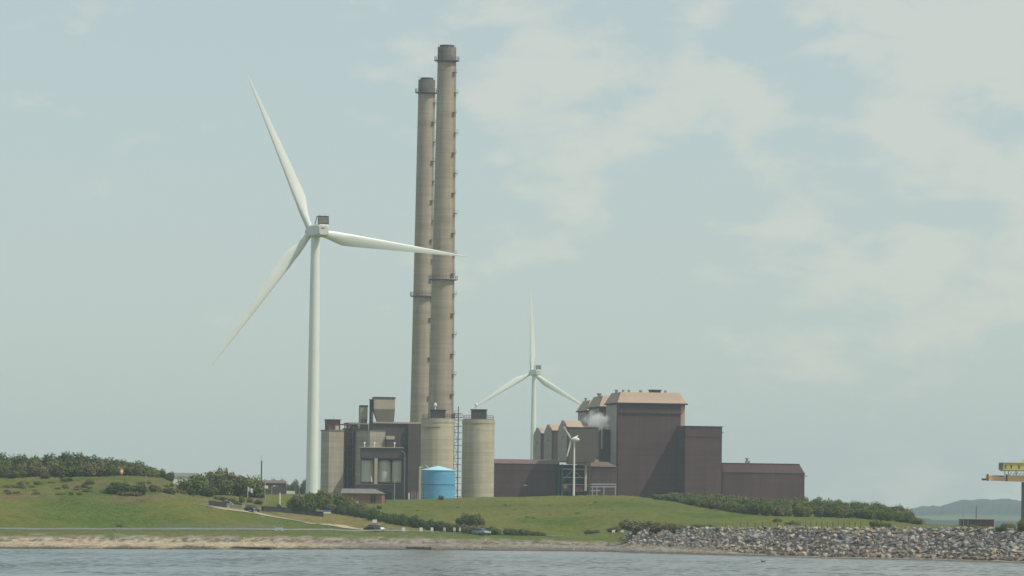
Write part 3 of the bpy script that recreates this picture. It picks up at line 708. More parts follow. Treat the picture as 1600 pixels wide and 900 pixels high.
# stair tower
f = Fr(707, 1508, 0); t = f.thing('stair_tower', 'brown steel stair tower standing between the two big round silos', 'stair tower')
x0, x1 = f.x(708, 700), f.x(716, 700); zt = f.z(712, 645)
for x in (x0, x1-.25):
    for y in (0, 3): MB().box(x, x+.3, y, y+.3, -1, zt+(2 if (x == x1-.25 and y == 0) else 0)).build('column', 'rust', t)
n = 14
for i in range(n):
    z = zt*(i+1)/n-.3
    MB().box(x0, x1+1.0, 0.32, 2.9, z, z+.16).build('landing', 'rust', t)
    s = MB(); a, c = ((x0+.3, x1-.3) if i % 2 else (x1-.3, x0+.3))
    s.prism_y([(a, z-zt/n+.17), (c, z-.01), (c, z-.2), (a, z-zt/n-.0)], .8, 1.6)
    s.build('stair_flight', 'rust', t); MB().tube((x0, .15, z+1.0), (x1, .15, z+1.0), .05, 4).build('handrail', 'rust', t)
# --- blue tank
f = Fr(684, 1470, 0); t = f.thing('storage_tank', 'bright blue round tank with a pale conical roof and dark seam', 'tank'); m = 1470/F; r = 26.5*m
z1 = f.z(684, 735.5); z2 = f.z(684, 757.5)
MB().lathe([(r, -1.5), (r, z2-.12)], 56).lathe([(r, z2+.12), (r, z1)], 56).build('shell', 'blue', t, True)
MB().lathe([(r+.04, z2-.13), (r+.04, z2+.13)], 56).build('seam_band', 'bluedk', t, True)
MB().lathe([(r+.15, z1), (r+.15, z1+.2), (r*.5, z1+.9), (.1, z1+1.5)], 48).build('roof', 'bluelt', t, True)
MB().tube((-r*.5, -2, z1+.6), (-r*.75, -2.6, z1+1.6), .2).build('roof_pipe', 'steel', t)
f = Fr(656, 1466, 0); t = f.thing('pipe_riser', 'pale vertical pipe at the left side of the blue tank', 'pipe')
MB().box(-.35, .35, 0, .6, -1, f.z(656, 731)).build('riser', 'tanhop', t); MB().box(-.36, .9, .05, .55, f.z(656, 731)+.01, f.z(656, 730)+.3).build('elbow', 'tanhop', t)

# --- left cluster
f = Fr(513, 1512, 20); t = f.thing('concrete_tower', 'leftmost concrete tower right behind the big turbine tower, with brown top house', 'building')
x1 = f.x(537, 700); zt = f.z(520, 673); wl = (513-499)*1512/F/math.sin(R(20))
MB().box(0, x1, 0, wl, 0, zt).build('wall', 'silo2', t)
MB().box(-.2, x1+.2, -.2, wl+.2, zt, zt+.35).build('parapet', 'conc_dark', t)
hx = f.x(504, 660); z2 = f.z(510, 656)
h_ = MB().box(hx+2.5, hx+6.4, 1.5, 5.4, zt+.35, z2).build('top_house', 'rust', t)
MB().box(hx+2.3, hx+6.6, 1.3, 5.6, z2, z2+.25).build('roof_slab', 'trim', h_)
MB().tube((hx+4.5, 3, z2), (hx+4.5, 3, z2+1.4), .06).build('aerial', 'steel', t)
MB().box(f.x(513,672)+2.5, f.x(530,672), .5, 2, zt+.35, zt+1.6).build('roof_unit', 'tanhop', t)
# dark red steel conveyor tower
f = Fr(537, 1540, 10); t = f.thing('conveyor_tower', 'dark red steel conveyor tower left of the grey concrete tower', 'conveyor tower')
x1 = f.x(552, 700); zt = f.z(545, 664)
MB().box(.2, x1+2.5, 1, 6, 0, zt-1).build('casing', 'trim', t)
for x in (0, x1*.35, x1-.3): MB().box(x, x+.3, .2, .5, -1, zt).build('column', 'rust', t)
for i in range(12):
    z = zt*(i+.8)/12; MB().box(0, x1, .0, .95, z, z+.2).build('landing', 'rust', t)
MB().box(-1, x1+.5, -.2, 5, zt, zt+.3).build('top_deck', 'rust', t)
# grey concrete tower
f = Fr(577, 1530, 24); t = f.thing('concrete_tower', 'blocky concrete tower behind the covered tank shed, tan on its sunny front', 'building')
x1 = f.x(602, 690); zt = f.z(585, 673); wl = (577-552)*1530/F/math.sin(R(24))
MB().box(0, x1, 0, wl, 0, zt).build('wall', 'silo2', t)
MB().box(-.15, x1+.15, -.15, wl+.15, zt, zt+.2).build('parapet', 'conc_dark', t)
f = Fr(602.5, 1531, 10); t = f.thing('plant_box', 'small beige metal plant box right of the blocky concrete tower', 'plant box')
x1 = f.x(616.5, 690); za, zb_, zc = f.z(605, 681), f.z(605, 686.5), f.z(605, 696)
MB().box(0, x1, 0, 5, zb_, za).build('upper_casing', 'tanhop', t); MB().box(.2, x1-.1, .2, 5, zc-1.5, zb_-.01).build('lower_casing', 'brown2', t)
MB().box(.5, x1-.5, .5, 4, 0, zc-1.51).build('support', 'trim', t)
# main brown building behind with hoppers on it
f = Fr(580, 1560, 10); t = f.thing('precipitator_house', 'dark brown building under the two beige hoppers, pale roof edge', 'building')
x1 = f.x(658, 700); zt = f.z(600, 661.5)
MB().box(0, x1, 0, 30, 0, zt).build('wall', 'brown2', t)
MB().box(.5, x1+.3, -.5, .2, zt+.01, zt+.5).build('roof_edge', 'tanhop', t)
MB().box(x1-4.5, x1-.2, -1.5, -.01, 0, zt-.2).build('right_bay', 'brown2', t)
MB().box(x1-.19, x1+.5, -1.2, -.1, 0, zt-.3).build('corner_duct', 'tanhop', t)
for i in range(3): MB().box(2+4*i, 4.4+4*i, -.12, 0, zt-11, zt-7).build('louvre', 'black', t)
# gantry deck left of it
f = Fr(541, 1548, 10); t = f.thing('conveyor_gantry', 'dark red conveyor gantry deck left of the hoppers, above the concrete towers', 'gantry')
x1 = f.x(583, 665); za, zb_ = f.z(560, 672), f.z(560, 662)
MB().box(0, x1, 0, 10, za-.4, za).build('deck', 'frame_dark', t)
MB().box(1, x1, 2, 9, za, zb_).build('casing', 'trim', t)
MB().box(.6, f.x(560,668), .1, 1.6, za, za+1.3).build('red_housing', 'rust', t)
MB().box(0, f.x(566,660), 0, 8, zb_, zb_+.3).build('upper_deck', 'frame_dark', t)
MB().box(f.x(545,665), f.x(576,665), -.3, -.1, za+1.9, za+2.2).build('rail_beam', 'steel', t)
for a in (545, 560, 575): MB().box(f.x(a,665), f.x(a,665)+.3, -.3, 0, za-1.5, za+1.9).build('post', 'steel', t)
for a in (543, 570): MB().box(f.x(a,700), f.x(a,700)+.6, 2, 3, -1, za-.4).build('support_leg', 'frame_dark', t)
# grey cooling machinery
MB().box(f.x(558,668), f.x(563,668), .3, 1.4, za+1.31, za+1.8).build('machine_cover', 'whitep', t)
def hopper(pxl, pxr, pyt, pyc, pyb, lx, rx, D, th, label, side):
    f = Fr(pxl, D, th); f.g = 0; 
    zt, zc, zb_ = f.z(pxl, pyt), f.z(pxl, pyc), f.z(pxl, pyb); t = thing('hopper', (f.o.x, f.D, zb_), f.th, label, 'hopper', 'beige metal hoppers on the roof'); 
    x1 = f.x(pxr, pyt); a0, a1 = f.x(lx, pyb), f.x(rx, pyb); zt -= zb_; zc -= zb_
    dp = side
    MB().box(0, x1, 0, dp, zc, zt-.5).build('bin', 'tanhop', t)
    MB().frust((a0, a1, dp*.25, dp*.7), (0, x1, 0, dp), 0, zc-.01).build('chute', 'tanhop', t)
    MB().box(-.15, x1+.15, -.15, dp+.15, zt-.5, zt).build('rim', 'frame_dark', t)
    for x in (-.15, x1-.1): MB().box(x, x+.25, dp-.1, dp+.2, 0, zt-.5).build('support', 'frame_dark', t)
    return t
hopper(583, 617.5, 620, 639, 661, 591, 616, 1566, 6, 'larger beige hopper with slanted underside on the brown building roof', 8)
hopper(562, 574.5, 633, 654, 661, 564, 574, 1572, 6, 'smaller beige hopper left of the larger one', 6)
f = Fr(575.5, 1569, 0); zb_ = f.z(578, 662); t = thing('lift_shaft', (f.o.x, f.D, f.g+zb_), 0, 'dark narrow shaft between the two beige hoppers', 'shaft')
MB().box(0, f.x(583,640), 0, 3, 0, f.z(578, 625)-zb_).build('casing', 'frame_dark', t)
MB().box(-.15, f.x(583,640), -.15, 3.1, f.z(578, 625)-zb_, f.z(578, 625)-zb_+.25).build('cap', 'trim', t); MB().box(.8, 1.2, -.12, -.01, .5, 4).build('pipe', 'steel', t)
MB().box(-4.2, 0, -1.2, 2, -.9, -.3).build('foot_slab', 'tanhop', t)
# covered tank shed
f = Fr(563, 1505, 4); t = f.thing('tank_shed', 'dark flat canopy shed sheltering three grey tanks', 'shed')
x1 = f.x(629, 700); za, zb_, zc = f.z(590, 698.5), f.z(590, 716), f.z(590, 756)
MB().box(-.3, x1+.4, -.4, 8.4, za-.25, za).build('roof', 'tanhop', t)
MB().box(0, x1-.2, 0, 8, zb_, za-.26).build('fascia', 'brown2', t)
MB().box(.3, x1-.3, 7.5, 8, zc, zb_-.01).build('back_wall', 'olive', t)
MB().box(-1.4, x1+1.2, -.3, 8, 0, zc-.3).build('base_wall', 'brown2', t)
MB().box(-1.5, x1-3, -.5, 8, zc-.29, zc).build('base_slab', 'slate', t)
MB().box(f.x(585,730), f.x(590,730), -.2, .5, zc, zb_-.01).build('column', 'tanhop', t)
for a in (563.5, 628): MB().box(f.x(a,730), f.x(a,730)+.3, .2, .6, zc, zb_-.01).build('post', 'trim', t)
MB().box(f.x(600,775), f.x(612,775), -.34, -.3, 0, 2.6).build('door', 'black', t)
for a in (570, 585.5, 617): 
    MB().lathe([(.14, za), (.14, za+1.0), (.3, za+1.05), (.3, za+1.35), (.12, za+1.6)], 12, (f.x(a,690), 2)).build('vent_pipe', 'whitep', t, True)
ff = f
for a, b_, lab in ((564.5, 584, 'left tank under the canopy, sunlit low on its side'), (591, 611, 'middle tank under the canopy, right of the pale column'), (613, 627.5, 'right narrower tank under the canopy')):
    cx = ff.x((a+b_)/2, 740); r = (b_-a)/2*1505/F; q = Matrix.Rotation(ff.th, 4, 'Z') @ Vector((cx, 1.2+r, 0))
    t = thing('tank', (ff.o.x+q.x, ff.D+q.y, ff.g+zc), 0, lab, 'tank', 'grey tanks under the canopy')
    MB().lathe([(r, .9), (r, zb_-zc-1.2)], 36).build('drum', 'palegrey', t, True)
    MB().lathe([(r, zb_-zc-1.19), (r*.8, zb_-zc-.6)], 36).build('dome', 'palegrey', t, True)
    MB().lathe([(r*1.02, .5), (r*1.02, .89)], 36).build('base_ring', 'silo', t, True)
    MB().lathe([(r*.9, .01), (r*.9, .49)], 24).build('skirt', 'black', t, True)
f = Fr(632, 1503, 0); t = f.thing('drain_pipe', 'thin grey bent pipe running down right of the canopy shed', 'pipe')
z1, z2 = f.z(632, 762), f.z(632, 709)
MB().tube((0, 0, z1-6), (0, 0, z2), .16).build('riser', 'steel', t); MB().tube((0, 0, z2), (-1, .4, z2+1), .16).build('bend', 'steel', t)

f = Fr(642, 1490, 5); t = f.thing('pump_unit', 'faded red machinery with a white bollard left of the blue tank', 'machinery')
MB().box(0, f.x(654, 772), 0, 2, -1, f.z(648, 771)).build('red_casing', 'pink', t)
MB().box(.5, 1.5, .3, 1.5, f.z(648, 771), f.z(648, 766)).build('motor', 'rust', t)
MB().box(-.8, -.4, -.6, -.3, -1, f.z(648, 770)).build('white_bollard', 'whitep', t)
for a in (.3, 1.2, 2.0): MB().tube((a, -.1, -1), (a, -.1, f.z(648, 768)), .08, 6).build('pipe', 'steel', t)
# --- brick pump house
f = Fr(534, 1215, -4, 780); f.g = W(565, 785, 1215).z; t = f.thing('brick_building', 'low red brick building with a grey slate roof in front of the plant', 'building')
x1 = f.x(597, 775); za = f.z(560, 771); zt = f.z(560, 763.5)
MB().box(0, x1, 0, 7, -3, za).build('wall', 'brick', t)
MB().frust((-.3, x1+.3, -.4, 7.4), (-.3, x1-2.2, 3, 4), za+.02, zt).build('roof', 'slate', t)
for a in (580, 584): MB().box(f.x(a,778), f.x(a+2.5,778), -.06, -.01, .1, za-.3).build('doorway', 'black', t)
MB().box(x1-2.9, x1-2.7, -.07, -.01, -1, za-.1).build('brick_pier', 'rust', t)

# --- low brown shed on left + white trailer + far white building
f = Fr(413, 1600, 8, 760); f.g = W(430, 776, 1600).z; t = f.thing('brown_shed', 'low dark brown shed between the shrubs and the big turbine', 'shed')
x1 = f.x(447, 760); za = f.z(430, 755); MB().box(0, x1, 0, 12, -2, za).build('wall', 'brown2', t)
MB().prism_x([(-.3, za+.01), (12.3, za+.01), (6, za+1.0)], -.3, x1+.3).build('roof', 'brownroof', t)
MB().box(f.x(427,758), f.x(430,758), -.05, -.01, za-1.2, za-.7).build('window', 'whitep', t)
f = Fr(448, 1560, 5, 765); f.g = W(455, 776, 1560).z; t = f.thing('white_trailer', 'white box trailer left of the big turbine foot', 'trailer')
x1 = f.x(461, 770); MB().box(0, x1, 0, 2.4, f.z(455, 773), f.z(455, 767)).build('box_body', 'whitep', t)
MB().box(.2, x1-.2, .2, 2.2, f.z(455,774.5), f.z(455, 773)-.01).build('chassis', 'frame_dark', t)
for x in (.6, x1-.9): MB().box(x, x+.6, -.02, .18, 0, f.z(455,773)-.3).build('wheel', 'tyre', t)
f = Fr(270, 1750, 8, 750); f.g = W(290, 765, 1750).z; t = f.thing('white_warehouse', 'distant white warehouse with grey roof half hidden by shrubs', 'warehouse')
x1 = f.x(312, 748); za = f.z(290, 744.5); MB().box(0, x1, 0, 20, -6, za).build('wall', 'whitep', t)
MB().prism_x([(-.4, za+.01), (20.4, za+.01), (10, za+1.4)], -.4, x1+.4).build('roof', 'slate', t)
MB().box(-9, -.5, 0, 8, -6, za+.8).build('side_block', 'brown2', t)

# --- container shed by rocks, masts
f = Fr(1499, 1150, -3, 820); f.g = W(1520, 826, 1150).z; t = f.thing('dark_container', 'dark brown container shed on the far right behind the rock wall', 'container')
x1 = f.x(1553, 818); za = f.z(1520, 812); MB().box(0, x1, 0, 3, -1, za).build('body', 'brown', t)
MB().box(-.1, x1+.1, -.1, 3.1, za, za+.15).build('roof', 'slate', t)
for a in (1499.5, 1505, 1512): MB().box(f.x(a,820), f.x(a,820)+.12, -.12, -.02, -1, za).build('door_bar', 'steel', t)
for i in range(8): MB().box(2.5+i*.75, 2.56+i*.75, -.05, -.01, 0, za).build('rib', 'trim', t)

# ------------------------------------------------------------------ crane at the right edge
D = 1700; f = Fr(1598, D, 0, 800); t = f.thing('crane', 'orange and yellow dockside crane cut off by the right edge', 'crane')
X = lambda px: f.x(px, 745); Zp = lambda py: f.z(1570, py)
bm_ = MB().prism_y([(X(1541), Zp(751)), (X(1541), Zp(742.5)), (X(1570), Zp(745.5)), (X(1572), Zp(742.5)), (X(1760), Zp(743)), (X(1760), Zp(752)), (X(1600), Zp(752.5))], -1, 1).build('boom', 'orange', t)
MB().box(X(1534), X(1541), -.8, .8, Zp(751), Zp(748)).build('boom_tip', 'dkblue', t)
MB().box(X(1541), X(1570), 1.02, 1.1, Zp(745), Zp(743)).build('walkway_rail', 'frame_dark', t)
for a in (1541.5, 1571): MB().box(X(a), X(a)+.6, -1.2, -1.01, Zp(752), Zp(741)).build('boom_joint', 'rust', t)
hs = MB().box(X(1563), X(1640), -2, 2.5, Zp(735), Zp(723.5)).build('machinery_house', 'yellow', t)
MB().box(X(1563)-.3, X(1640), -2.3, 2.8, Zp(723.4), Zp(722)).build('roof', 'whitep', hs)
for a in (1569, 1578, 1590): MB().box(X(a), X(a)+.5, -2.06, -2.01, Zp(732), Zp(726.5)).build('window', 'frame_dark', hs)
MB().box(X(1563)-.2, X(1640), -2.2, -2.01, Zp(736.2), Zp(735)).build('base_beam', 'frame_dark', hs)
MB().box(X(1563)-.4, X(1566), -2.1, 2.4, Zp(734), Zp(724)).build('end_panel', 'olive', hs)
for a in (1569.5, 1575, 1587): MB().box(X(a), X(a)+.25, -.5, .5, Zp(743), Zp(736)).build('strut', 'steel', t)
tw = MB().prism_y([(X(1594), Zp(722)), (X(1610), Zp(722)), (X(1606), Zp(718)), (X(1598), Zp(718))], -1.6, 1.6).build('winch_cover', 'yellow', t)
for a in (1596.5, 1690): MB().box(X(a), X(a)+1.0, -.7, .7, -2, Zp(753)).build('leg', 'dkblue', t)
MB().box(X(1600)+.6, X(1690), -.5, .5, Zp(800), Zp(797)).build('portal_beam', 'dkblue', t)
mb = MB(); 
for i in range(6):
    a = 1577+i*5; mb.tube((X(a), 0, Zp(742)), (X(a+4), 0, Zp(738)), .14, 5)
mb.build('hoist_gear', 'steel', t)

# ------------------------------------------------------------------ poles, flag, signs, windsock
def pole(px, pyb, pyt, D, r, name, label, cat, m='steel', extra=None):
    b_ = hit(px, pyb) if D is None else W(px, pyb, D)
    D = b_.y; top = W(px, pyt, D); gzz = gz(b_.x, D); H = top.z-gzz
    t = thing(name, (b_.x, D, gzz), 0, label, cat)
    MB().lathe([(r*1.2, -.4), (r, H)], 8).build('pole', m, t, True)
    if extra: extra(t, H)
    return t
def lamp_head(t, H):
    MB().tube((0, 0, H), (.9, 0, H+.15), .07).build('arm', 'steel', t); MB().box(.7, 1.5, -.15, .15, H+.05, H+.22).build('lamp_head', 'steel', t)
def box_head(t, H): MB().box(-.1, .7, -.3, .3, H*.55, H*.55+.7).build('junction_box', 'whitep', t)
pole(408, 776, 720, 1240, .16, 'mast', 'tall thin mast rising behind the shrubs left of the big turbine', 'mast', 'wood', lambda t, H: MB().lathe([(.05,H),(.03,H+1.5)],6).build('tip', 'steel', t))
pole(414, 782, 748, None, .10, 'lamp_post', 'grey lamp post with a white box, near the brown shed', 'lamp post', 'steel', box_head)
pole(437, 790, 771, None, .16, 'white_post', 'short thick white post beside the dark shrubs', 'post', 'whitep', lambda t, H: MB().lathe([(.2,H),(.2,H+.15)],8).build('cap', 'whitep', t))
pole(616, 786, 752, 1380, .10, 'lamp_post', 'thin lamp post in front of the canopy shed base', 'lamp post', 'steel', lamp_head)
pole(228, 764, 743, None, .07, 'mast', 'thin pale mast on the left hillside right of the marker', 'mast', 'steel', lambda t, H: MB().lathe([(.05,H),(.03,H+.5)],6).build('tip', 'steel', t))
pole(424.5, 775, 760, None, .07, 'lamp_post', 'thinnest lamp post, close in front of the brown shed', 'lamp post', 'steel', lamp_head)
def flag(t, H):
    vs = []; n = 9
    for i in range(n):
        x = .1+i*.14; y = .12*math.sin(i*1.1); dz = -.05*i
        vs += [(x, y, H-.1+dz), (x, y, H-1.0+dz*1.4)]
    MB().add(vs, [(2*i, 2*i+1, 2*i+3, 2*i+2) for i in range(n-1)]).build('flag', 'flagm', t)
pole(387, 782.5, 760.5, None, .06, 'flagpole', 'white flagpole flying a pale blue and white flag', 'flagpole', 'whitep', flag)
pole(1505, 826, 795, 1160, .05, 'mast', 'shorter of two thin masts at the dark container', 'mast', 'steel', lambda t, H: MB().lathe([(.05,H),(.03,H+.5)],6).build('tip', 'steel', t))
pole(1525, 826, 790, 1160, .09, 'mast', 'taller thicker mast behind the dark container', 'mast', 'wood', lambda t, H: MB().box(-.3,.3,-.1,.1,H-.6,H-.2).build('bracket', 'steel', t))
# orange and white marker
b_ = hit(189.5, 745); t = thing('marker', tuple(b_), 0, 'orange and white striped marker drum on a post on the left hillside', 'marker')
MB().lathe([(.06, -.3), (.06, .6)], 8).build('post', 'steel', t, True)
MB().lathe([(.34, .6), (.38, 1.0)], 16).build('orange_band', 'hivis', t, True)
MB().lathe([(.36, 1.5), (.22, 1.9)], 16).build('orange_cap', 'hivis', t, True)
MB().lathe([(.38, 1.01), (.36, 1.49)], 16).build('white_band', 'whitep', t, True)
def sign(px, py0, py1, w, pyb, label, m1='whitep', m2=None, D=None, group=None, name='sign', back=None):
    b_ = hit(px, pyb); D = b_.y; m = D/F; zt = W(px, py0, D).z-b_.z; zb_ = max(.15, W(px, py1, D).z-b_.z); wd = w*m/2
    t = thing(name, tuple(b_), R(random.uniform(-8, 8)), label, 'sign', group)
    for s in (-1, 1): MB().box(s*wd*.7-.05, s*wd*.7+.05, 0, .1, -.3, zb_).build('post', 'steel', t)
    if m2:
        zm = zb_+(zt-zb_)*.45
        MB().box(-wd, wd, -.05, 0.05, zm, zt).build('upper_panel', m2, t); MB().box(-wd, wd, -.05, .05, zb_, zm-.002).build('lower_panel', m1, t)
    else: MB().box(-wd, wd, -.05, .05, zb_, zt).build('panel', m1, t)
    if back: MB().box(-wd*.3, wd*.3, -.07, -.05, zb_+(zt-zb_)*.35, zb_+(zt-zb_)*.6).build('panel_mark', back, t)
    return t
random.seed(5)
sign(511, 797, 802.2, 12, 803.5, 'blue and white sign board on the yellow verge below the shrubs', 'whitep', 'signblue')
sign(555, 783.5, 788.5, 10, 792, 'blue and white sign board half sunk in shrubs before the brick building', 'signblue', 'whitep')
sign(585.5, 811.8, 817, 7, 818.5, 'white square sign alone at the top of the yellow verge', 'whitep', None)
for px, w, lab in ((630.5, 5, 'pale grey sign board, leftmost in the roadside row'), (658, 5, 'white twin post sign second in the roadside row'), (675, 4, 'white narrow sign left of the middle of the roadside row'),
    (694.5, 4, 'cream sign next to a yellow shrub in the roadside row'), (710, 4, 'cream sign standing closest to its right neighbour in the row'), (718.5, 3, 'narrowest cream sign in the roadside row'), (732, 4, 'cream sign nearest the silver blue car')):
    sign(px, 824.2, 829.8, w, 833.5, lab, 'signcream' if px > 680 else 'whitep', None, group='small signs in a row along the coast road')
sign(958.5, 828, 832, 5, 835.5, 'small white sign left of its twin, where the rocks begin', 'whitep', group='two small signs by the rocks')
sign(972.5, 828, 832, 5, 835.5, 'small white sign right of its twin, closest to the rocks', 'whitep', group='two small signs by the rocks')
sign(596.5, 773, 776.5, 4, 783, 'tiny white tilted sign right of the brick building', 'whitep')

# ------------------------------------------------------------------ barrier, dark wall, rock-top fence
def lineruns(pts, step):
    P = [hit(*p) for p in pts]; Q = []
    for a, c in zip(P, P[1:]):
        n = max(1, round((c-a).length/step)); Q += [a.lerp(c, i/n) for i in range(n)]
    Q.append(P[-1])
    return [Vector((q.x, q.y, gz(q.x, q.y))) for q in Q]
Q = lineruns([(-30,828.6),(100,828.8),(250,829),(400,829.3),(520,830),(640,832)], 3.2)
o = Q[len(Q)//2]; t = thing('road_barrier', tuple(o), 0, 'long low pale crash barrier along the coast road on the left', 'barrier')
mb = MB()
for a, c in zip(Q, Q[1:]):
    a, c = a-o, c-o; mb.add([a+Vector((0,0,.22)), c+Vector((0,0,.22)), c+Vector((0,0,.5)), a+Vector((0,0,.5)), a+Vector((0,.08,.22)), c+Vector((0,.08,.22)), c+Vector((0,.08,.5)), a+Vector((0,.08,.5))], [(0,1,2,3),(7,6,5,4),(3,2,6,7),(0,4,5,1)])
mb.build('rail', 'steel', t, fix=False)
pm = MB().box(-.06, .06, .09, .2, -.3, .5).build('post', 'steel', t); pm.location = Q[0]-o
for q in Q[2::2]:
    c = pm.copy(); COL.objects.link(c); c.parent = t; c.location = q-o
b_ = hit(437, 829.4); t = thing('barrier_block', tuple(b_+Vector((0,-1.2,0))), 0, 'pale green and white barrier block at the end of the mesh fence', 'barrier')
MB().box(-.95, .8, -.2, .2, -.1, .45).build('block', 'whitep', t); MB().box(-.85, .7, -.18, .18, .46, .62).build('top_rail', 'bluelt', t)
Q = lineruns([(240,829),(330,829),(440,829.4)], 2.6); Q = [q+Vector((0,2.5,0)) for q in Q]; Q = [Vector((q.x,q.y,gz(q.x,q.y))) for q in Q]
o = Q[0]; t = thing('mesh_fence', tuple(o), 0, 'pale wire mesh fence behind the coast barrier, left of the side road', 'fence')
mb = MB()
for a, c in zip(Q, Q[1:]):
    a, c = a-o, c-o
    for k in range(5): mb.tube(a+Vector((0,0,.1+k*.25)), c+Vector((0,0,.1+k*.25)), .03, 3)
    for k in range(8): p_ = a.lerp(c, k/8); mb.tube(p_, p_+Vector((0,0,1.15)), .025, 3)
mb.build('mesh', 'steel', t, fix=False)
for q in Q: 
    c = MB().tube((0,0,-.2),(0,0,1.25),.04,5).build('post', 'steel', t); c.location = q-o
Q = lineruns([(410,798.5),(430,799.5),(455,802),(480,804.5),(505,807.5)], 2)
o = Q[0]; t = thing('low_wall', tuple(o), 0, 'dark low stone wall beside the side road, under the shrubs', 'wall')
mb = MB(); cp = MB()
for a, c in zip(Q, Q[1:]):
    a, c = a-o, c-o; d = (c-a).normalized(); n_ = Vector((-d.y, d.x, 0))*.22
    for B_, z0, z1, w in ((mb, -.5, .95, 1), (cp, .951, 1.1, 1.3)):
        vs = [a-n_*w+Vector((0,0,z0)), c-n_*w+Vector((0,0,z0)), c+n_*w+Vector((0,0,z0)), a+n_*w+Vector((0,0,z0)), a-n_*w+Vector((0,0,z1)), c-n_*w+Vector((0,0,z1)), c+n_*w+Vector((0,0,z1)), a+n_*w+Vector((0,0,z1))]
        B_.add(vs, [(3,2,1,0),(4,5,6,7),(0,1,5,4),(2,3,7,6),(0,4,7,3),(1,2,6,5)])
mb.build('wall_body', 'stonewall', t); cp.build('coping', 'stonewall', t)
# parapet of the site entrance (dark) with cars behind
Q = lineruns([(326,790),(345,792),(358,793)], 2); o = Q[0]; t = thing('low_wall', tuple(o), 0, 'short dark wall at the left end of the side road', 'wall')
mb = MB()
for a, c in zip(Q, Q[1:]):
    a, c = a-o, c-o; mb.add([a+Vector((0,0,-.4)), c+Vector((0,0,-.4)), c+Vector((0,0,1.1)), a+Vector((0,0,1.1)), a+Vector((0,.4,-.4)), c+Vector((0,.4,-.4)), c+Vector((0,.4,1.1)), a+Vector((0,.4,1.1))], [(0,1,2,3),(7,6,5,4),(3,2,6,7),(0,4,5,1),(0,3,7,4),(1,5,6,2)])
mb.build('wall_body', 'stonewall', t)
for a, lab in ((356.5, 'pale concrete gate pillar at the end of the short dark wall'), (380, 'pale concrete gate pillar on the right of the road entrance')):
    b_ = hit(a, 793.5); t = thing('gate_pillar', tuple(b_), 0, lab, 'gate pillar', 'gate pillars'); MB().box(-.3, .3, -.3, .3, -.4, .9).build('shaft', 'silo', t); MB().box(-.38, .38, -.38, .38, .901, 1.02).build('cap', 'silo', t)
# fence posts above the rocks
Q = lineruns([(1134,826),(1250,825.2),(1345,826)], 2.4); o = Q[0]
t = thing('wire_fence', tuple(o), 0, 'thin wooden post and wire fence along the grass above the rock wall', 'fence')
pm = MB().box(-.05, .05, -.05, .05, -.3, 1.2).build('post', 'wood', t)
for q in Q[1:]:
    c = pm.copy(); COL.objects.link(c); c.parent = t; c.location = q-o
mb = MB()
for a, c in zip(Q, Q[1:]):
    for k in (.45, .8, 1.12): mb.tube(a-o+Vector((0,0,k)), c-o+Vector((0,0,k)), .008, 3)
mb.build('wire', 'steel', t, fix=False)

# ------------------------------------------------------------------ cars
def car(loc, yaw, paint, label, sc_=1):
    t = thing('car', loc, yaw, label, 'car')
    def shell(pr, w0, w1, name, m, zsplit=.9):
        mb = MB(); n = len(pr); vs = []
        for s in (-1, 1):
            for x, z in pr: vs.append((x, s*(w0 if z < zsplit else w1), z))
        mb.add(vs, [(i, (i+1) % n, n+(i+1) % n, n+i) for i in range(n)]+[tuple(range(n-1,-1,-1)), tuple(range(n, 2*n))]); o = mb.build(name, m, t); 
        mod = o.modifiers.new('bevel', 'BEVEL'); mod.width = .05; mod.segments = 2; return o
    shell([(-2.05,.35),(-2.1,.6),(-2.0,.88),(-1.2,.93),(1.0,.93),(1.9,.78),(2.1,.6),(2.08,.35)], .86, .84, 'body', paint)
    shell([(-1.75,.94),(-1.3,1.38),(.25,1.42),(1.05,.94)], .80, .62, 'cabin_glass', 'glass', 1.2)
    shell([(-1.32,1.385),(-1.25,1.44),(.2,1.47),(.3,1.425)], .63, .6, 'roof', paint, 1.43)
    for x in (-1.3, 1.3):
        for s in (-1, 1):
            w = MB().tube((0, -.1, 0), (0, .1, 0), .32, 16).build('wheel', 'tyre', t); w.location = (x, s*.8, .32)
            MB().tube((0, s*.1, 0), (0, s*.12, 0), .18, 12).build('rim', 'steel', w)
    for s in (-1, 1): MB().box(2.04, 2.12, s*.62-.15, s*.62+.15, .6, .74).build('headlight', 'whitep', t); MB().box(-2.13, -2.06, s*.66-.1, s*.66+.1, .62, .78).build('tail_light', 'pink', t)
    return t
b_ = hit(394, 800.8); car(tuple(b_+Vector((0,0,.12))), R(-58), 'carblack', 'black car driving on the side road beside the low dark wall')
b_ = hit(752, 836.5); b_.z += .05; car(tuple(b_), R(-48), 'carsilver', 'silver blue car on the coast road right of the row of signs')
b_ = hit(581, 831); car(tuple(b_+Vector((0,1.6,.06))), R(122), 'carblack', 'dark car on the coast road near the square white sign')
b_ = hit(588, 831.3); car(tuple(b_+Vector((0,4.5,.06))), R(-62), 'carwhite', 'white car just right of the dark car on the coast road')
b_ = hit(345, 788.5); car(tuple(b_+Vector((0,12,-.6))), R(170), 'carsilver', 'silver car parked behind the short dark wall')
b_ = hit(355, 789); car(tuple(b_+Vector((.5,12,-.5))), R(185), 'carblack', 'black car parked beside the silver one behind the wall')

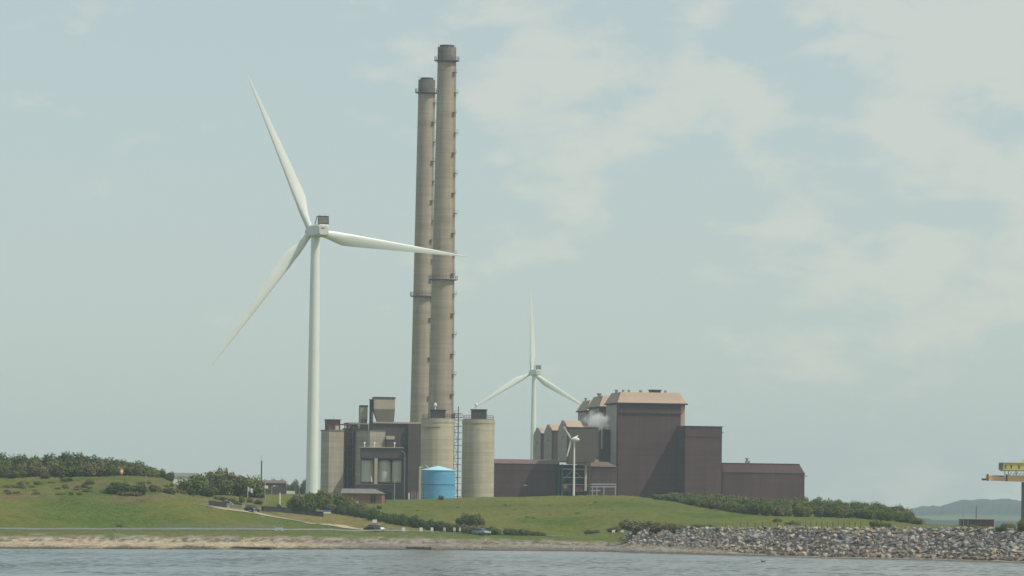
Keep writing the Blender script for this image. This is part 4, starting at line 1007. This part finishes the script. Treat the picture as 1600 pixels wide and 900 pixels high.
# ------------------------------------------------------------------ foliage
def leafmat(name, c1, c2, c3):
    m = bpy.data.materials.new(name); m.use_nodes = True; t = m.node_tree; b = t.nodes['Principled BSDF']
    b.inputs['Roughness'].default_value = .7; b.inputs['Specular IOR Level'].default_value = .2
    g = nd(t, 'ShaderNodeNewGeometry'); tcn = nd(t, 'ShaderNodeTexCoord')
    oi = nd(t, 'ShaderNodeObjectInfo')
    n = nd(t, 'ShaderNodeTexNoise'); n.inputs['Scale'].default_value = 2.2; n.inputs['Detail'].default_value = 3
    t.links.new(tcn.outputs['Generated'], n.inputs['Vector'])
    a = nd(t, 'ShaderNodeMath', operation='MULTIPLY_ADD'); a.inputs[1].default_value = .55; t.links.new(g.outputs['Random Per Island'], a.inputs[0])
    s = nd(t, 'ShaderNodeMath', operation='SUBTRACT'); t.links.new(n.outputs[0], s.inputs[0]); s.inputs[1].default_value = .27; t.links.new(s.outputs[0], a.inputs[2])
    mx_ = nd(t, 'ShaderNodeMix', data_type='RGBA'); mx_.inputs[6].default_value = (*c1, 1); mx_.inputs[7].default_value = (*c2, 1); t.links.new(a.outputs[0], mx_.inputs[0])
    mx2 = nd(t, 'ShaderNodeMix', data_type='RGBA'); mx2.inputs[7].default_value = (*c3, 1); t.links.new(mx_.outputs[2], mx2.inputs[6])
    ml = nd(t, 'ShaderNodeMath', operation='MULTIPLY'); ml.inputs[1].default_value = .5; t.links.new(oi.outputs['Random'], ml.inputs[0]); t.links.new(ml.outputs[0], mx2.inputs[0])
    t.links.new(mx2.outputs[2], b.inputs['Base Color'])
    return m
LM = dict(dark=leafmat('dark_leaves', (.032, .06, .016), (.095, .135, .036), (.12, .125, .036)),
          green=leafmat('scrub_leaves', (.05, .088, .018), (.15, .19, .045), (.18, .175, .055)),
          olive=leafmat('willow_leaves', (.07, .09, .026), (.20, .205, .07), (.16, .13, .07)),
          brown=leafmat('bracken_stems', (.09, .09, .035), (.20, .175, .075), (.14, .15, .05)))
def crown_mesh(seed, lobes, n, size, wild=.07):
    rnd = random.Random(seed); vs = []; fs = []
    L_ = []
    for _ in range(lobes):
        a = rnd.uniform(0, 6.28); r = rnd.uniform(.15, .62); L_.append((math.cos(a)*r, math.sin(a)*r, rnd.uniform(.3, .68), rnd.uniform(.25, .42)))
    L_.append((0, 0, .45, .5))
    tot = sum(l[3]**2 for l in L_)
    for l in L_:
        for _ in range(int(n*l[3]**2/tot)):
            d = Vector((rnd.gauss(0, 1), rnd.gauss(0, 1), rnd.gauss(0, 1))).normalized()
            rr_ = l[3]*(rnd.uniform(.35, 1.0)**.45)*(1+wild*rnd.gauss(0, 1))
            c = Vector((l[0], l[1], l[2]))+d*rr_
            c *= 1+.13*noise.noise((c.x*5+seed, c.y*5, c.z*5))
            if c.z < .02: c.z = rnd.uniform(.02, .2)
            nrm = (d+Vector((rnd.gauss(0, .45), rnd.gauss(0, .45), .35+rnd.gauss(0, .45)))).normalized()
            x = nrm.orthogonal().normalized(); x.rotate(Matrix.Rotation(rnd.uniform(0, 6.28), 3, nrm)); y = nrm.cross(x); s = size*rnd.uniform(.5, 1.3)
            b = len(vs); vs += [c-x*s-y*s*.6, c+x*s-y*s*.5, c+x*s*.7+y*s*.7, c-x*s*.6+y*s*.6]; fs.append((b, b+1, b+2, b+3))
    return [tuple(v) for v in vs], fs
variants = {}
for mk in LM:
    variants[mk] = []
    for k in range(5):
        v, fcs = crown_mesh(k*13+len(mk), 6+k % 3*2, 2400, .05)
        me = bpy.data.meshes.new('crown'); me.from_pydata(v, [], fcs); me.materials.append(LM[mk]); variants[mk].append(me)
def trunk_mesh(seed):
    rnd = random.Random(seed); mb = MB().tube((0, 0, -.1), (.03, 0, .35), .035, 7, .022)
    for i in range(5):
        a = rnd.uniform(0, 6.28); mb.tube((.02, 0, .12+.05*i), (math.cos(a)*.45, math.sin(a)*.45, .55+.07*i), .017, 5, .006)
    me = bpy.data.meshes.new('trunk'); me.from_pydata(mb.v, [], mb.f); me.materials.append(M['bark']); return me
trunks = [trunk_mesh(i) for i in range(3)]
rb = random.Random(77)
def bush(loc, w, h, mk, label, group=None, name='shrub', cat='shrub', dep=None):
    # crown meshes span about +-1 in x/y and 0..1 in z
    t = thing(name, tuple(loc), 0, label, cat, group)
    c = bpy.data.objects.new('crown', rb.choice(variants[mk])); COL.objects.link(c); c.parent = t
    c.scale = (w/1.75, (dep or w)/1.75, h/1.02); c.rotation_euler = (0, 0, rb.uniform(0, 6.28)) if (dep is None or abs(dep-w) < .1) else (0, 0, rb.choice([0, math.pi]))
    k = bpy.data.objects.new('trunk', rb.choice(trunks)); COL.objects.link(k); k.parent = t; k.scale = (w/2, w/2, h*.8); k.rotation_euler = (0, 0, rb.uniform(0, 6))
    return t
def bush_px(px, pyb, wpx, hpx, mk, label, group=None, D=None, **kw):
    b_ = hit(px, pyb) if D is None else W(px, pyb, D); 
    if D is not None: b_.z = min(b_.z, gz(b_.x, b_.y))
    m = b_.y/F; h = hpx*m
    if D is not None: h = W(px, pyb-hpx, b_.y).z-b_.z
    b_.z -= .25
    return bush(b_, wpx*m, h+.25, mk, label, group, **kw)
def prof(tab, px):
    for (a, ya), (c, yb) in zip(tab, tab[1:]):
        if px <= c: return ya+(yb-ya)*(px-a)/(c-a)
    return tab[-1][1]
# left crest belt
top = [(-40,708),(0,707),(30,709),(60,711),(85,706),(110,704),(150,712),(200,717),(230,726),(245,733),(262,737)]
for row, (dy, g_, lab) in enumerate(((0, 'green', 'green scrub tree in the front of the belt on the left hilltop'), (-5, 'dark', 'dark scrub tree on the skyline of the left hilltop'))):
    px = -36+row*7
    while px < 238:
        y0 = prof(top, px); yb = 741+rb.uniform(-1, 4) if row == 0 else 738
        if px > 150: yb = min(yb, 740)
        h = (yb-y0)*(rb.uniform(.5, .8) if row == 0 else 1)*rb.uniform(.94, 1.04)+rb.uniform(-1, 1.5)*row
        b_ = onground(px, 1150-row*-12); mm = b_.y/F
        zt = W(px, yb-h, b_.y).z
        bush(b_-Vector((0, 0, .3)), rb.uniform(32, 50)*mm, max(1.2, zt-b_.z+.3), rb.choice([g_, 'green', 'dark', 'olive'] if row == 0 else ['dark', 'green', 'dark']), lab, 'scrub trees on the left hilltop', name='scrub_tree', cat='tree')
        px += rb.uniform(12, 17)
bush_px(252, 743, 20, 10, 'dark', 'small lone dark bush right of the hilltop belt', D=1160)
bush_px(266, 745, 18, 10, 'dark', 'thin bush on the skyline in front of the white warehouse', D=1180)
# hillside bushes
for px, yb, w, h, mk, lab in ((185,773,46,21,'dark','large dark rounded bush on the left hillside below the marker'),(215,773,40,17,'dark','dark bush joined to the right side of the large hillside bush'),
    (165,771,20,9,'green','small green bush left of the large hillside bush'),(240,769,20,12,'green','green bush at the right end of the left hillside'),
    (140,757,22,9,'green','low green bush up the slope left of the marker'),(22,747,40,12,'dark','dark low bush under the hilltop belt at the left edge'),(72,748,24,11,'dark','round dark bush under the hilltop belt'),(105,752,26,7,'green','low green bush under the hilltop belt'),
    (262,771,40,10,'green','pale green low bush below the white warehouse'),(285,772,26,7,'olive','low olive bush at the left foot of the dark clump'),(200,775,60,7,'olive','low olive weeds along the foot of the large hillside bush'),
    (185,823,16,4,'green','low weedy clump at the foot of the green bank')):
    bush_px(px, yb, w, h, mk, lab)
rs = random.Random(8)
for _ in range(46):
    px = rs.uniform(0, 150) if rs.random() < .65 else rs.uniform(150, 330); yb = rs.uniform(754, 774)
    bush_px(px, yb, rs.uniform(9, 22), rs.uniform(2.5, 6), rs.choice(['brown', 'green', 'brown', 'olive']), 'low bramble tangle scattered on the left hillside', 'brambles on the left hillside', name='bramble')
for _ in range(26):
    px = rs.uniform(600, 1000); yb = rs.uniform(785, 826)
    if yb > prof([(528,785),(680,806),(850,815),(1000,800)], px): continue
    bush_px(px, yb, rs.uniform(6, 13), rs.uniform(1.5, 3), rs.choice(['brown', 'green', 'olive']), 'low weed tuft dotted over the grass hill', 'weed tufts on the grass hill', name='weed_tuft', cat='weed')
# middle clump
for px, yb, w, h, mk, lab in ((292,772,34,24,'dark','left end bush of the dark clump beside the white warehouse'),(312,773,42,34,'green','second tree of the dark clump beside the warehouse'),(335,773,44,41,'olive','olive tree with the highest top in the clump beside the warehouse'),
    (352,774,34,30,'dark','dark tree in the middle of the clump'),(372,775,44,36,'olive','broad olive tree right of the middle of the clump'),(394,777,36,34,'green','green tree at the right end of the clump behind the flag'),(405,778,20,26,'dark','narrow dark tree right under the tall mast'),(322,776,34,18,'dark','low dark bush at the front of the clump')):
    bush_px(px, yb, w*1.3, h, mk, lab, name='tree', cat='tree')
for px, yb, w, h, mk, lab in ((377,786,16,12,'green','small bright bush left of the flagpole foot'),(390,785,18,8,'olive','low olive bush at the flagpole foot'),(345,782,30,7,'olive','low olive bush behind the parked cars'),(362,784,18,6,'brown','low brown bush between gate pillars'),(405,788,26,8,'brown','brown bush behind the black car'),(436,796,12,9,'dark','small dark bush at the white post foot')):
    bush_px(px, yb, w, h, mk, lab)
# far trees behind shed
px = 396
while px < 486:
    bush_px(px, 770, 22, 20+rb.uniform(-2, 3), 'dark', 'tree in the distant dark row behind the brown shed', 'distant trees behind the shed', D=1800, name='tree', cat='tree'); px += 13
# dark clump in front of the big turbine
for px, yb, w, h, mk, lab in ((466,801,38,31,'dark','front dark round bush at the left of the clump below the big turbine'),(486,800,40,33,'dark','tallest dark bush directly below the big turbine tower'),(508,797,40,30,'green','green bush right of the big turbine foot'),(528,797,42,27,'dark','dark bush in the clump left of the brick building'),
    (500,790,40,24,'green','green bush at the back of the clump under the turbine'),(545,798,34,21,'olive','silvery olive bush in front of the brick building'),(520,802,30,16,'olive','pale low bush above the blue and white verge sign'),(455,797,18,18,'green','small green bush at the far left of the turbine clump'),(563,800,30,17,'green','green bush in front of the brick building doors')):
    bush_px(px, yb, w, h, mk, lab)
for px, yb, w, h, lab in ((598,787,12,8,'small dark bush at the brick building right corner'),(592,795,12,6,'tiny dark bush below the brick building'),(690,781,12,7,'small dark bush at the foot of the blue tank')): bush_px(px, yb, w, h, 'dark', lab)
# hedge shrubs
low = [(528,803),(570,809.5),(620,819.5),(680,829),(740,834.5),(850,837.5)]; hh_ = [(528,14),(560,17),(680,16),(760,13),(850,7)]
px = 530
while px < 852:
    if not (785 < px < 790): bush_px(px, prof(low, px), 25, prof(hh_, px)*rb.uniform(.9, 1.12), rb.choice(['dark', 'dark', 'green']), 'dense dark hedge shrub in the sloping row above the yellow verge', 'hedge shrubs above the verge', name='hedge_shrub')
    px += 9.5
for px, yb, w, h, mk, lab in ((735,821,36,19,'dark','large dark bush on the grass hill just above the hedge'),(718,820,22,12,'dark','smaller dark bush left of the large one above the hedge'),(752,821,22,12,'brown','brown bush right of the large one above the hedge'),(600,806,20,5,'green','low bush on the slope below the brick building'),
    (998,830,78,18,'brown','large brown bracken mound on the hill above where rocks start'),(1032,831,70,15,'brown','brown bracken mound right of the largest one'),(965,830,40,8,'brown','low brown bracken mound at the left by the two small signs'),(1058,829,44,10,'brown','low brown bracken tailing off to the right of the mounds'),(1100,824,50,5,'brown','flat brown bracken strip above the rocks'),(925,833,36,6,'olive','low green weeds left of the two small signs'),
    (1240,820,28,7,'brown','small brown bush below the right scrub belt'),(1215,816,20,6,'green','small green bush at the foot of the right scrub belt'),(1368,824,30,12,'green','round green bush in the grass on the right'),(1385,824,20,8,'green','smaller green bush beside the round one on the right'),(1520,827,26,9,'green','green bush covering the middle of the dark container'),(1540,828,24,5,'olive','low olive bush right of the container middle'),
    (1575,828,36,11,'olive','olive bush in front of the crane leg'),(1600,828,40,17,'green','green bush at the right picture edge'),(1560,829,20,6,'green','low green bush just left of the crane leg')):
    b_ = hit(px, yb); bush_px(px, yb, w, h, mk, lab, dep=w*b_.y/F*.8)
# right scrub belt
tp = [(1020,773),(1045,768),(1075,770),(1110,771),(1150,773),(1200,778),(1250,775),(1290,779),(1330,782),(1370,785),(1400,788),(1425,795),(1446,812)]
bt = [(1020,777),(1060,785),(1100,793),(1150,801),(1200,806),(1250,808),(1300,809),(1350,811),(1400,815),(1446,821)]
for row in range(3):
    px = 1024+row*5
    while px < 1442:
        y1 = prof(bt, px); y0 = prof(tp, px)
        if row == 0: b_ = hit(px, y1); 
        else: b_ = onground(px-1, 1130+row*40); 
        zt = W(px, y0+(y1-y0)*(.36 if row == 0 else .14 if row == 1 else 0)+rb.uniform(-1.5, 1.5), b_.y).z; h = zt-b_.z
        if row and px > 1425: px += 10; continue
        if h > .6:
            bush(b_-Vector((0, 0, .2)), rb.uniform(26, 40)*b_.y/F, h+.2, rb.choice(['green', 'green', 'dark', 'olive']), 'dense green shrub in the scrub belt right of the grass hill', 'scrub belt on the right slope')
        px += rb.uniform(13, 18)

# rough grass tufts over the slopes
gmats = leafmat('rough_grass_blades', (.07, .10, .018), (.125, .135, .032), (.12, .125, .03))
vs = []; fs = []; rg = random.Random(3)
for _ in range(60000):
    px = rg.uniform(-20, 1620); D = rg.uniform(905, 1200); x = (px-800)/F*D
    if noise.noise((x*.06, D*.045, 21)) < rg.uniform(-.35, .25): continue
    z = gz(x, D)
    if z < 2.4: continue
    if inside(x, D, VERGE): continue
    h = rg.uniform(.08, .26); w = rg.uniform(.1, .3); dx = rg.uniform(-.15, .15); b_ = len(vs)
    vs += [(x-w, D, z-.03), (x+w, D+rg.uniform(-.2, .2), z-.03), (x+w*.3+dx, D+.45, z+h), (x-w*.4+dx, D+.5, z+h*.8)]; fs.append((b_, b_+1, b_+2, b_+3))
me = bpy.data.meshes.new('rough_grass'); me.from_pydata(vs, [], fs); me.materials.append(gmats); o = bpy.data.objects.new('rough_grass', me); COL.objects.link(o); tag(o, 'rough grass and weeds covering the slopes', 'grass', kind='stuff')

# ------------------------------------------------------------------ rocks
def rockmat(name, c, d):
    m = mat(name, c, .9, .3, 1.1, bump=.6, bscale=4); t = m.node_tree; b = t.nodes['Principled BSDF']
    src = b.inputs['Base Color'].links[0].from_socket; oi = nd(t, 'ShaderNodeObjectInfo'); g = nd(t, 'ShaderNodeNewGeometry')
    s = nd(t, 'ShaderNodeMath', operation='ADD'); t.links.new(oi.outputs['Random'], s.inputs[0]); t.links.new(g.outputs['Random Per Island'], s.inputs[1])
    fr = nd(t, 'ShaderNodeMath', operation='FRACT'); t.links.new(s.outputs[0], fr.inputs[0])
    rmp = nd(t, 'ShaderNodeMapRange'); rmp.inputs['To Min'].default_value = .55; rmp.inputs['To Max'].default_value = 1.5; t.links.new(fr.outputs[0], rmp.inputs[0])
    v = nd(t, 'ShaderNodeVectorMath', operation='SCALE'); t.links.new(src, v.inputs[0]); t.links.new(rmp.outputs[0], v.inputs['Scale']); t.links.new(v.outputs[0], b.inputs['Base Color'])
    return m
RM = [rockmat('grey_rock', (.27, .26, .245), 0), rockmat('buff_rock', (.30, .255, .195), 0), rockmat('blue_grey_rock', (.19, .19, .19), 0), rockmat('reddish_rock', (.25, .185, .145), 0)]
import bmesh
def rock_mesh(seed, m):
    rnd = random.Random(seed); bm = bmesh.new()
    for _ in range(16):
        v = Vector((rnd.uniform(-1, 1), rnd.uniform(-1, 1), rnd.uniform(-1, 1)))
        v = v/max(abs(v.x), abs(v.y), abs(v.z))*rnd.uniform(.75, 1) if rnd.random() < .7 else v.normalized()
        bm.verts.new(v*.5)
    r = bmesh.ops.convex_hull(bm, input=bm.verts); 
    bmesh.ops.delete(bm, geom=[v for v in bm.verts if not v.link_faces], context='VERTS')
    me = bpy.data.meshes.new('boulder'); bm.to_mesh(me); bm.free(); me.materials.append(m); return me
RMESH = [rock_mesh(i, RM[[0, 0, 1, 2, 0, 1, 2, 3, 0, 1][i % 10]]) for i in range(20)]
WET = rockmat('wet_weedy_rock', (.13, .11, .075), 0); RM.append(WET)
rk = random.Random(11); spots = []
def at_k(px, k):   # point on the terrain grid at column px and knot parameter k
    i = min(range(nc), key=lambda i: abs(cols[i]-px)) if px > 1602 or px < 0 else 90+int(px/3)
    import bisect as bs
    j = max(0, min(nk-2, bs.bisect_right(ks, k)-1)); tt_ = (k-ks[j])/(ks[j+1]-ks[j])
    return grid[i][j].lerp(grid[i][j+1], tt_)
px = 980.0
while px < 2000:
    k_lo = 2.0 if px < 1150 else 1.85
    hgt = prof([(980,22),(1000,30),(1100,42),(1180,44),(2100,50)], px); rows_ = max(3, int(hgt/4.6))
    for r_ in range(rows_):
        k = k_lo+(3.05-k_lo)*(r_+rk.uniform(.1, .9))/rows_
        p_ = at_k(px+rk.uniform(-4, 4), min(k, 3.05)); s = rk.choice([.6, .75, .9, 1, 1.15, 1.45])*rk.uniform(.82, 1.05)
        if px < 1000: s *= .85
        spots.append((p_, s, px))
    px += 5.6
spots.sort(key=lambda q: -(q[1]) + (9 if q[2] > 1602 else 0))
svs = []; sfs = []
stuffm = {k: ([], []) for k in range(5)}
for i, (p_, s, px) in enumerate(spots):
    eu = Matrix.Rotation(rk.uniform(0, 6.28), 4, 'Z') @ Matrix.Rotation(rk.uniform(-.5, .5), 4, 'X') @ Matrix.Rotation(rk.uniform(-.5, .5), 4, 'Y')
    mi = rk.randrange(20); sx, sy, sz = s*rk.uniform(.85, 1.3), s*rk.uniform(.8, 1.1), s*rk.uniform(.65, .95)
    if p_.z < 1.6: mi = rk.choice([2, 5, 9, 12, 15, 19, 7, mi])
    if i < 300:
        o = bpy.data.objects.new('boulder', RMESH[mi]); COL.objects.link(o)
        o.matrix_world = Matrix.Translation(p_+Vector((0, 0, .12))) @ eu @ Matrix.Diagonal((sx, sy, sz, 1))
        kd = [0, 0, 1, 2, 0, 1, 2, 3, 0, 1][mi % 10]
        tag(o, ['grey angular boulder lying in the rock armour wall', 'buff brown boulder lying in the rock armour wall', 'dark blue grey boulder lying in the rock armour wall', 'reddish boulder lying in the rock armour wall'][kd], 'boulder', ['grey boulders of the sea wall', 'buff boulders of the sea wall', 'dark boulders of the sea wall', 'reddish boulders of the sea wall'][kd])
    else:
        mt = Matrix.Translation(p_+Vector((0, 0, .12))) @ eu @ Matrix.Diagonal((sx, sy, sz, 1)); me = RMESH[mi]; V, Fc = stuffm[4 if p_.z < .75 else [0, 0, 1, 2, 0, 1, 2, 3, 0, 1][mi % 10]]
        b_ = len(V); V += [tuple(mt @ v.co) for v in me.vertices]; Fc += [tuple(b_+q for q in pl.vertices) for pl in me.polygons]
def stuffobj(name, sets, label, cat):
    me = bpy.data.meshes.new(name); V = []; Fc = []; mi = []
    for k in range(5):
        b_ = len(V); V += sets[k][0]; Fc += [tuple(b_+q for q in f_) for f_ in sets[k][1]]; mi += [k]*len(sets[k][1]); me.materials.append(RM[k])
    me.from_pydata(V, [], Fc); me.polygons.foreach_set('material_index', mi); o = bpy.data.objects.new(name, me); COL.objects.link(o); return tag(o, label, cat, kind='stuff')
# beach pebbles, cobbles between boulders
def addrock(sets, p_, s, mi, flat=.6):
    mt = Matrix.Translation(p_) @ Matrix.Rotation(rk.uniform(0, 6.28), 4, 'Z') @ Matrix.Diagonal((s*1.2, s, s*flat, 1)); me = RMESH[mi]; V, Fc = sets[4 if p_.z < .22 else [0, 0, 1, 2, 0, 1, 2, 3, 0, 1][mi % 10]]
    b_ = len(V); V += [tuple(mt @ v.co) for v in me.vertices]; Fc += [tuple(b_+q for q in pl.vertices) for pl in me.polygons]
for _ in range(1500):
    px = rk.uniform(985, 1620); k = rk.uniform(2.0 if px < 1150 else 1.8, 3.1); addrock(stuffm, at_k(px, k), rk.uniform(.3, .6), rk.randrange(20), .8)
stuffobj('boulder_fill', stuffm, 'smaller stones filling the rock armour wall', 'rocks')
peb = {k: ([], []) for k in range(5)}
for _ in range(9000):
    px = rk.uniform(-20, 1230); k = rk.choice([rk.uniform(1.0, 2.3), rk.gauss(1.98, .10), rk.gauss(1.15, .1), rk.uniform(1.0, 2.0)])
    if k > 2.5: continue
    addrock(peb, at_k(px, max(1.0, k)), rk.uniform(.08, .30)*(1.5 if rk.random() < .04 else 1), rk.randrange(20))
stuffobj('beach_pebbles', peb, 'stones and driftwood strewn along the beach', 'pebbles')
# old timber groyne at the water's edge
for px, w, D_, lab in ((655, 32, 0, 'low dark timber groyne stump at the water edge below the hedge'),):
    b_ = at_k(px, 1.1); t = thing('groyne', tuple(b_), R(2), lab, 'groyne')
    MB().box(-2.4, 2.2, -.15, .15, -.4, .42).build('planking', 'wood', t)
    for x in (-2.3, -.8, .7, 2.1): MB().box(x, x+.2, -.3, -.16, -.5, .55).build('pile', 'wood', t)
b_ = at_k(395, 1.08); t = thing('slipway', tuple(b_), R(-4), 'dark flat slipway edge at the waterline on the left beach', 'slipway')
MB().prism_z([(-4.5, 2), (3.5, -1.6), (3.7, -.4), (-4.2, 3)], -.4, .16).build('slab', 'stonewall', t); MB().prism_z([(-4.5, 1.99), (3.5, -1.61), (3.5, -1.75), (-4.5, 1.85)], -.4, .28).build('kerb', 'stonewall', t)
# bird floating
b_ = W(1213, 877, 700); b_ = Vector((b_.x, CH*F/(-uv(1213, 878.5)[1]), 0)); mb = MB()
bd = ell((0, 0, .08), (.13, .32, .12)); bd.tube((0, .25, .12), (0, .33, .38), .045, 7, .035); bd.tube((0, .33, .38), (0, .5, .40), .045, 7, .008); bd.tube((0, -.28, .12), (0, -.45, .16), .07, 5, .02)
o = bd.build('seabird', 'bird', None, True); o.location = b_; o.rotation_euler = (0, 0, R(60)); tag(o, 'single dark seabird floating on the water off the rocks', 'bird')

# ------------------------------------------------------------------ steam
sm = bpy.data.materials.new('steam_vapour'); sm.use_nodes = True; t = sm.node_tree; t.nodes.remove(t.nodes['Principled BSDF'])
pv = nd(t, 'ShaderNodeVolumePrincipled'); pv.inputs['Color'].default_value = (1, 1, 1, 1); pv.inputs['Anisotropy'].default_value = .1
tcn = nd(t, 'ShaderNodeTexCoord'); n = nd(t, 'ShaderNodeTexNoise'); n.inputs['Scale'].default_value = .5; n.inputs['Detail'].default_value = 5; n.inputs['Roughness'].default_value = .62; n.inputs['Distortion'].default_value = .4
t.links.new(tcn.outputs['Object'], n.inputs['Vector'])
ln = nd(t, 'ShaderNodeVectorMath', operation='LENGTH'); mpp = nd(t, 'ShaderNodeMapping'); mpp.inputs['Scale'].default_value = (1/5.0, 1/3.3, 1/3.9); t.links.new(tcn.outputs['Object'], mpp.inputs[0]); t.links.new(mpp.outputs[0], ln.inputs[0])
q1 = nd(t, 'ShaderNodeMath', operation='SUBTRACT'); t.links.new(n.outputs[0], q1.inputs[0]); 
q0 = nd(t, 'ShaderNodeMath', operation='MULTIPLY'); q0.inputs[1].default_value = .58; t.links.new(ln.outputs['Value'], q0.inputs[0]); t.links.new(q0.outputs[0], q1.inputs[1])
q2 = nd(t, 'ShaderNodeMath', operation='MULTIPLY'); q2.inputs[1].default_value = 7; q2.use_clamp = True; t.links.new(q1.outputs[0], q2.inputs[0])
q3 = nd(t, 'ShaderNodeMath', operation='MULTIPLY'); q3.inputs[1].default_value = .3; t.links.new(q2.outputs[0], q3.inputs[0])
t.links.new(q3.outputs[0], pv.inputs['Density']); t.links.new(pv.outputs[0], t.nodes['Material Output'].inputs['Volume'])
o = ell((0, 0, 0), (5.2, 3.4, 4.2), 20, 12).build('steam', sm, None, True); o.location = W(932, 658, 1561); tag(o, 'small white puff of steam in front of the boiler house', 'steam', kind='stuff')
